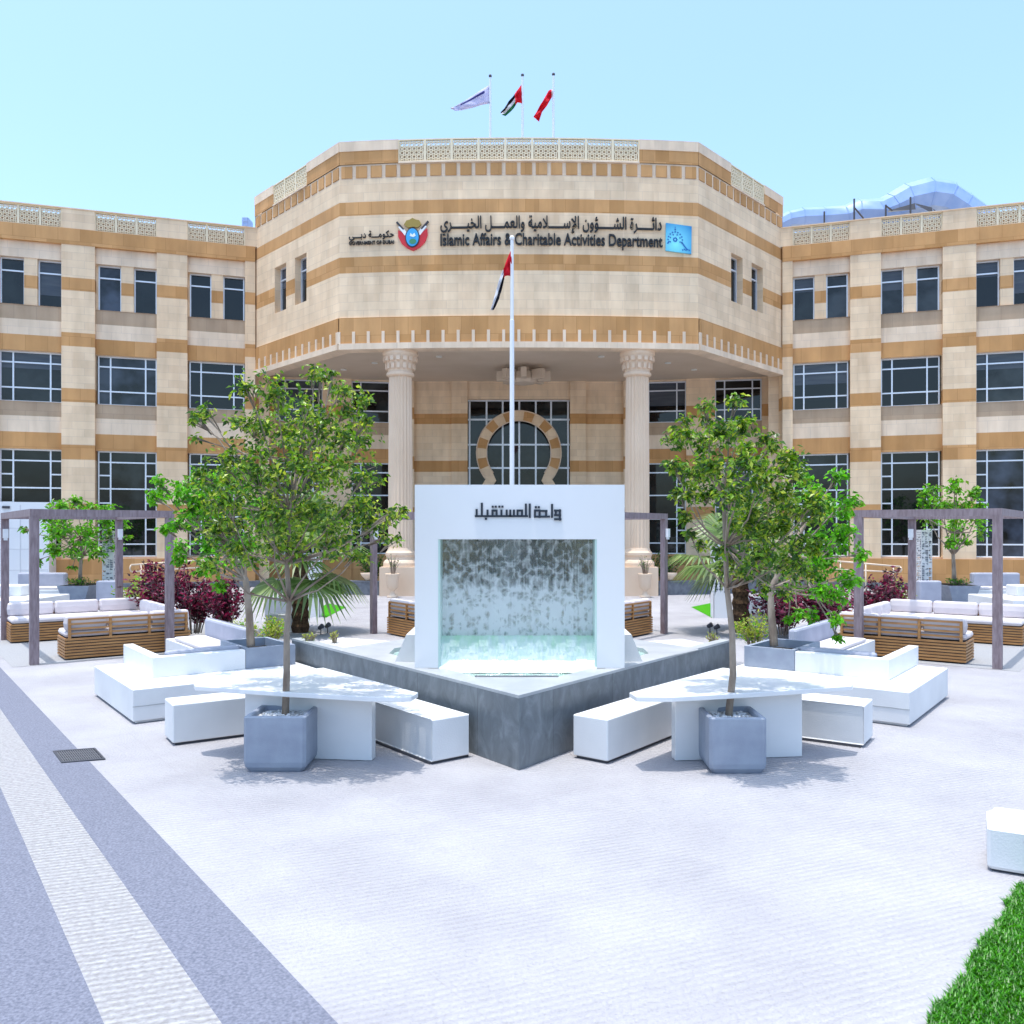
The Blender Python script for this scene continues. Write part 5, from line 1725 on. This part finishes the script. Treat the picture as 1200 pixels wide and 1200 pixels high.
light_column('white perforated light column left of the far left tree', 129.5, 703, 622, 13, 29.5, 1)
light_column('white perforated light column behind the right pergola', 1083, 703, 621, 12.5, 29.5, 2)
light_column('white perforated light column beside the left palm', 369, 723, 648, 14, 23.8, 3)
light_column('white perforated light column beside the right palm', 843, 724, 620, 17, 23.6, 4)


def rail(label, pts_top, pts_low, Y0, Y1, posts, grp):
    a = MB()
    t = thing('handrail', label, 'handrail', P(posts[0], 690, Y0), 0, grp)
    t.location.z = 0
    n0, n1 = pts_top
    A = P(*n0, Y0); B = P(*n1, Y1); C_ = P(*pts_low[1], Y1); D = P(*pts_low[0], Y0)
    a.tube([A, B], .03, 8); a.tube([D, C_], .026, 8); a.tube([B, (B + C_) / 2 + (B - A).normalized() * .05, C_], .028, 8)
    a.build('rail', RAILM, t, smooth=True)
    for px in posts:
        f = (px - n0[0]) / (n1[0] - n0[0])
        p = A.lerp(B, f); b = MB(); b.tube([(p.x, p.y, 0), p], .028, 8); b.build('post', RAILM, t, smooth=True)


rail('beige ramp handrail at the foot of the left wing', ((250, 655.5), (153.5, 662)), ((250, 664), (154, 670)), 31.8, 31, (165, 240, 203), 'ramp handrails')
rail('beige ramp handrail at the foot of the right wing', ((975, 657), (1055, 664)), ((975, 667), (1055, 670.5)), 31.8, 31, (1047, 985, 1015), 'ramp handrails')

for sg, nm in ((-1, 'left'), (1, 'right')):
    # low granite wall, hedge, bowls
    a = MB()
    p0, p1 = Vector((sg * 5.2, 31.7)), Vector((sg * 9.6, 33.2))
    a.prism([p0, p1, p1 + Vector((0, .35)), p0 + Vector((0, .35))], 0, .47)
    a.prism([p0 + Vector((-.03 * sg, -.03)), p1 + Vector((.03 * sg, -.03)), p1 + Vector((0, .38)), p0 + Vector((0, .38))], .47, .52)
    tag(a.build('low_wall', GRANITE), 'low dark granite wall beside the %s porch column' % nm, 'wall')
    sgx = lambda px: px if sg > 0 else 1216 - px
    shrub('clipped dark hedge behind the %s granite wall' % nm, sgx(778), 684, 33.2, .75, 1.35, 900, .11, [LEAF_D, LEAF_B2], (3, 1), 70 + sg, 'dark hedges by the porch', 'hedge', 'hedge')
    t = thing('plant_bowl', 'stone bowl on the %s granite wall' % nm, 'bowl', (sg * 5.65, 32.05, .52), 0, 'stone bowls')
    a = MB(); a.lathe([(.10, .522), (.12, .56), (.26, .72), (.30, .82), (.27, .82), (.2, .76)], (sg * 5.65, 32.05, 0), 20); a.build('bowl', COLST, t, smooth=True)
    # urn in front of the column plinth
    ux, uy = (sg * 4.55, 30.75)
    t = thing('urn', 'pale stone urn with a sparse plant before the %s column' % nm, 'urn', (ux, uy, 0), 0, 'stone urns')
    a = MB(); a.lathe([(.2, 0), (.2, .06), (.1, .12), (.07, .22), (.12, .28), (.2, .36), (.22, .62), (.25, .8), (.27, .86), (.23, .86), (.2, .8)], (ux, uy, 0), 20); a.build('body', COLST, t, smooth=True)
    q = shrub('sparse leggy plant growing out of the %s urn' % nm, 608 + ux / uy * 1000, 680, uy, .3, .75, 40, .09, [LEAF_D, LEAF_M], (1, 1), 80 + sg, 'plants in the urns', 'urn_plant', 'plant')
    for ch in q.children: pass
    q.location = (ux, uy, .82)
    # dark spotlights on short stems beside the palm
    for dx, py in ((384, 742), (376, 744)):
        g = G(dx if sg < 0 else 1216 - dx, py)
        s = thing('spotlight', 'small black garden spotlight %s of the %s gravel bed' % ('nearer the path side' if dx == 384 else 'nearer the palm side', nm), 'spotlight', g)
        a = MB(); a.tube([g, g + Vector((0, 0, .16))], .012, 6); a.build('stem', DARKM, s)
        a = MB(); a.tube([g + Vector((-.05, .03, .15)), g + Vector((.04, -.03, .21))], [.04, .06], 10); a.build('head', DARKM, s)
    # white bench wall at the planting
    o1 = G(sgx(905), 741); o2 = G(sgx(870), 741)
    a = MB(); x_ = sorted((o1.x, o2.x)); a.rbox(x_[0], x_[1], o1.y, o1.y + .5, .0, .42, .015)
    tag(a.build('bench', WHITE), 'white block bench at the edge of the %s shrub bed' % nm, 'bench', 'white block benches by the shrubs')
    o3, o4 = G(sgx(906), 723), G(sgx(874), 723); x_ = sorted((o3.x, o4.x))
    a = MB(); a.rbox(x_[0], x_[1], o3.y, o3.y + .4, 0, .55, .015)
    tag(a.build('low_wall', LEDGE), 'pale grey low wall behind the %s shrub bed bench' % nm, 'wall')
    # artificial turf patch by the palm
    pts = [G(sgx(810), 711.5), G(sgx(834), 724), G(sgx(850), 718), G(sgx(832), 707)]
    a = MB(); a.poly([(p.x, p.y, .006) for p in pts])
    tag(a.build('lawn_patch', noisy('turf_%s' % nm, (.04, .22, .006), (.06, .30, .01), 40, .9, .1, .5)), 'small bright turf patch beside the %s palm' % nm, kind='structure')

# drain grate
t = thing('drain_grate', 'dark metal drain grate set in the grey paving strip', 'drain cover', G(93, 886))
c4 = [G(61.9, 881.2), G(111.4, 877.5), G(123.7, 890.6), G(72, 895)]
a = MB()
def bil(u, v, z):
    p = c4[3].lerp(c4[2], u).lerp(c4[0].lerp(c4[1], u), v); return Vector((p.x, p.y, z))
for (u0, u1, v0, v1) in ((0, 1, 0, .07), (0, 1, .93, 1), (0, .05, .07, .93), (.95, 1, .07, .93)):
    a.prism([bil(u0, v0, 0)[:2], bil(u1, v0, 0)[:2], bil(u1, v1, 0)[:2], bil(u0, v1, 0)[:2]], .004, .014)
a.build('frame', DARKM, t)
a = MB()
for i in range(17):
    u0 = .06 + i * .052
    a.prism([bil(u0, .07, 0)[:2], bil(u0 + .03, .07, 0)[:2], bil(u0 + .03, .93, 0)[:2], bil(u0, .93, 0)[:2]], .005, .012)
for v0 in (.3, .5, .7):
    a.prism([bil(.05, v0, 0)[:2], bil(.95, v0, 0)[:2], bil(.95, v0 + .03, 0)[:2], bil(.05, v0 + .03, 0)[:2]], .005, .0105)
a.build('bars', mat('grate_iron', (.10, .10, .11), .5), t)
a = MB(); a.poly([bil(u, v, .0055) for u, v in ((.02, .02), (.98, .02), (.98, .98), (.02, .98))]); a.build('pit', mat('grate_pit', (.012, .012, .014), .9), t)

# white block seat at the right edge
bp = G(1157, 1021)
t = thing('bench', 'white block bench with softened top edges at the corner of the lawn', 'bench', bp)
a = MB()
L_, D_, H_ = 1.3, .46, .345
Mx = Matrix.Translation(bp) @ Matrix.Rotation(R(-28), 4, 'Z')
def rr_(ins, z, r=.02):
    x0_, x1_, y0_, y1_ = ins, L_ - ins, ins, D_ - ins
    return [(x0_ + r, y0_, z), (x1_ - r, y0_, z), (x1_, y0_ + r, z), (x1_, y1_ - r, z), (x1_ - r, y1_, z), (x0_ + r, y1_, z), (x0_, y1_ - r, z), (x0_, y0_ + r, z)]
a.loft([rr_(.01, .02), rr_(0, .04), rr_(0, H_ - .05), rr_(.03, H_ - .03), rr_(.05, H_), rr_(.09, H_ + .012)], True, Mx)
a.build('block', WHITE, t)
a = MB(); a.box(.03, L_ - .03, .03, D_ - .03, 0, .02, Mx); a.build('foot', DARKM, t)
a = MB(); a.tube([Mx @ Vector((.245, .004, .245)), Mx @ Vector((.245, -.006, .245))], .022, 12); a.build('socket', DARKM, t)

# foreground lawn
rnd = random.Random(77); MXI = Mx.inverted()
g0, g1 = G(1212, 1016), G(1082, 1212)
gd = (g1 - g0)
far = g0 - gd * .25
lawn = MB()
nrm_ = Vector((-gd.y, gd.x, 0)).normalized()
if nrm_.x < 0: nrm_ = -nrm_
for i in range(60000):
    s = rnd.uniform(-.02, 1.5); q = 1.9 * rnd.random() ** 1.4
    edge = .012 * math.sin(s * 19) + .009 * math.sin(s * 53 + 1) + .008 * math.sin(s * 97)
    p = g0 + gd * s + nrm_ * (q + edge)
    lp_ = MXI @ p
    if p.y < 3.0 or p.x > 5.2 or (-.03 < lp_.x < 1.33 and -.03 < lp_.y < .49): continue
    an = rnd.uniform(0, 2 * PI); lean = rnd.uniform(.1, .7); h = rnd.uniform(.02, .052); wd = rnd.uniform(.003, .006)
    d = Vector((math.cos(an) * lean, math.sin(an) * lean, 1)) * h; s_ = Vector((-math.sin(an), math.cos(an), 0)) * wd
    m1 = p + d * .55; tp = p + d + Vector((math.cos(an), math.sin(an), -.3)) * h * .35
    mi = 0 if rnd.random() < .6 else 1
    lawn.quad(p - s_, p + s_, m1 + s_ * .8, m1 - s_ * .8, mi); lawn.poly([m1 - s_ * .8, m1 + s_ * .8, tp], mi)
tag(lawn.build('lawn', [GRASS1, GRASS2]), 'thick green lawn corner beside the white block', kind='stuff')
a = MB(); a.poly([p for p in (g0 + nrm_ * .03 + Vector((0, 0, .005)), g0 + gd * 1.5 + nrm_ * .03 + Vector((0, 0, .005)), g0 + gd * 1.5 + nrm_ * 1.85 + Vector((0, 0, .005)), g0 + nrm_ * 1.85 + Vector((0, 0, .005)))])
tag(a.build('soil', noisy('lawn_soil', (.02, .05, .008), (.03, .08, .01), 30, .95, .1)), 'dark soil under the lawn corner', kind='structure')
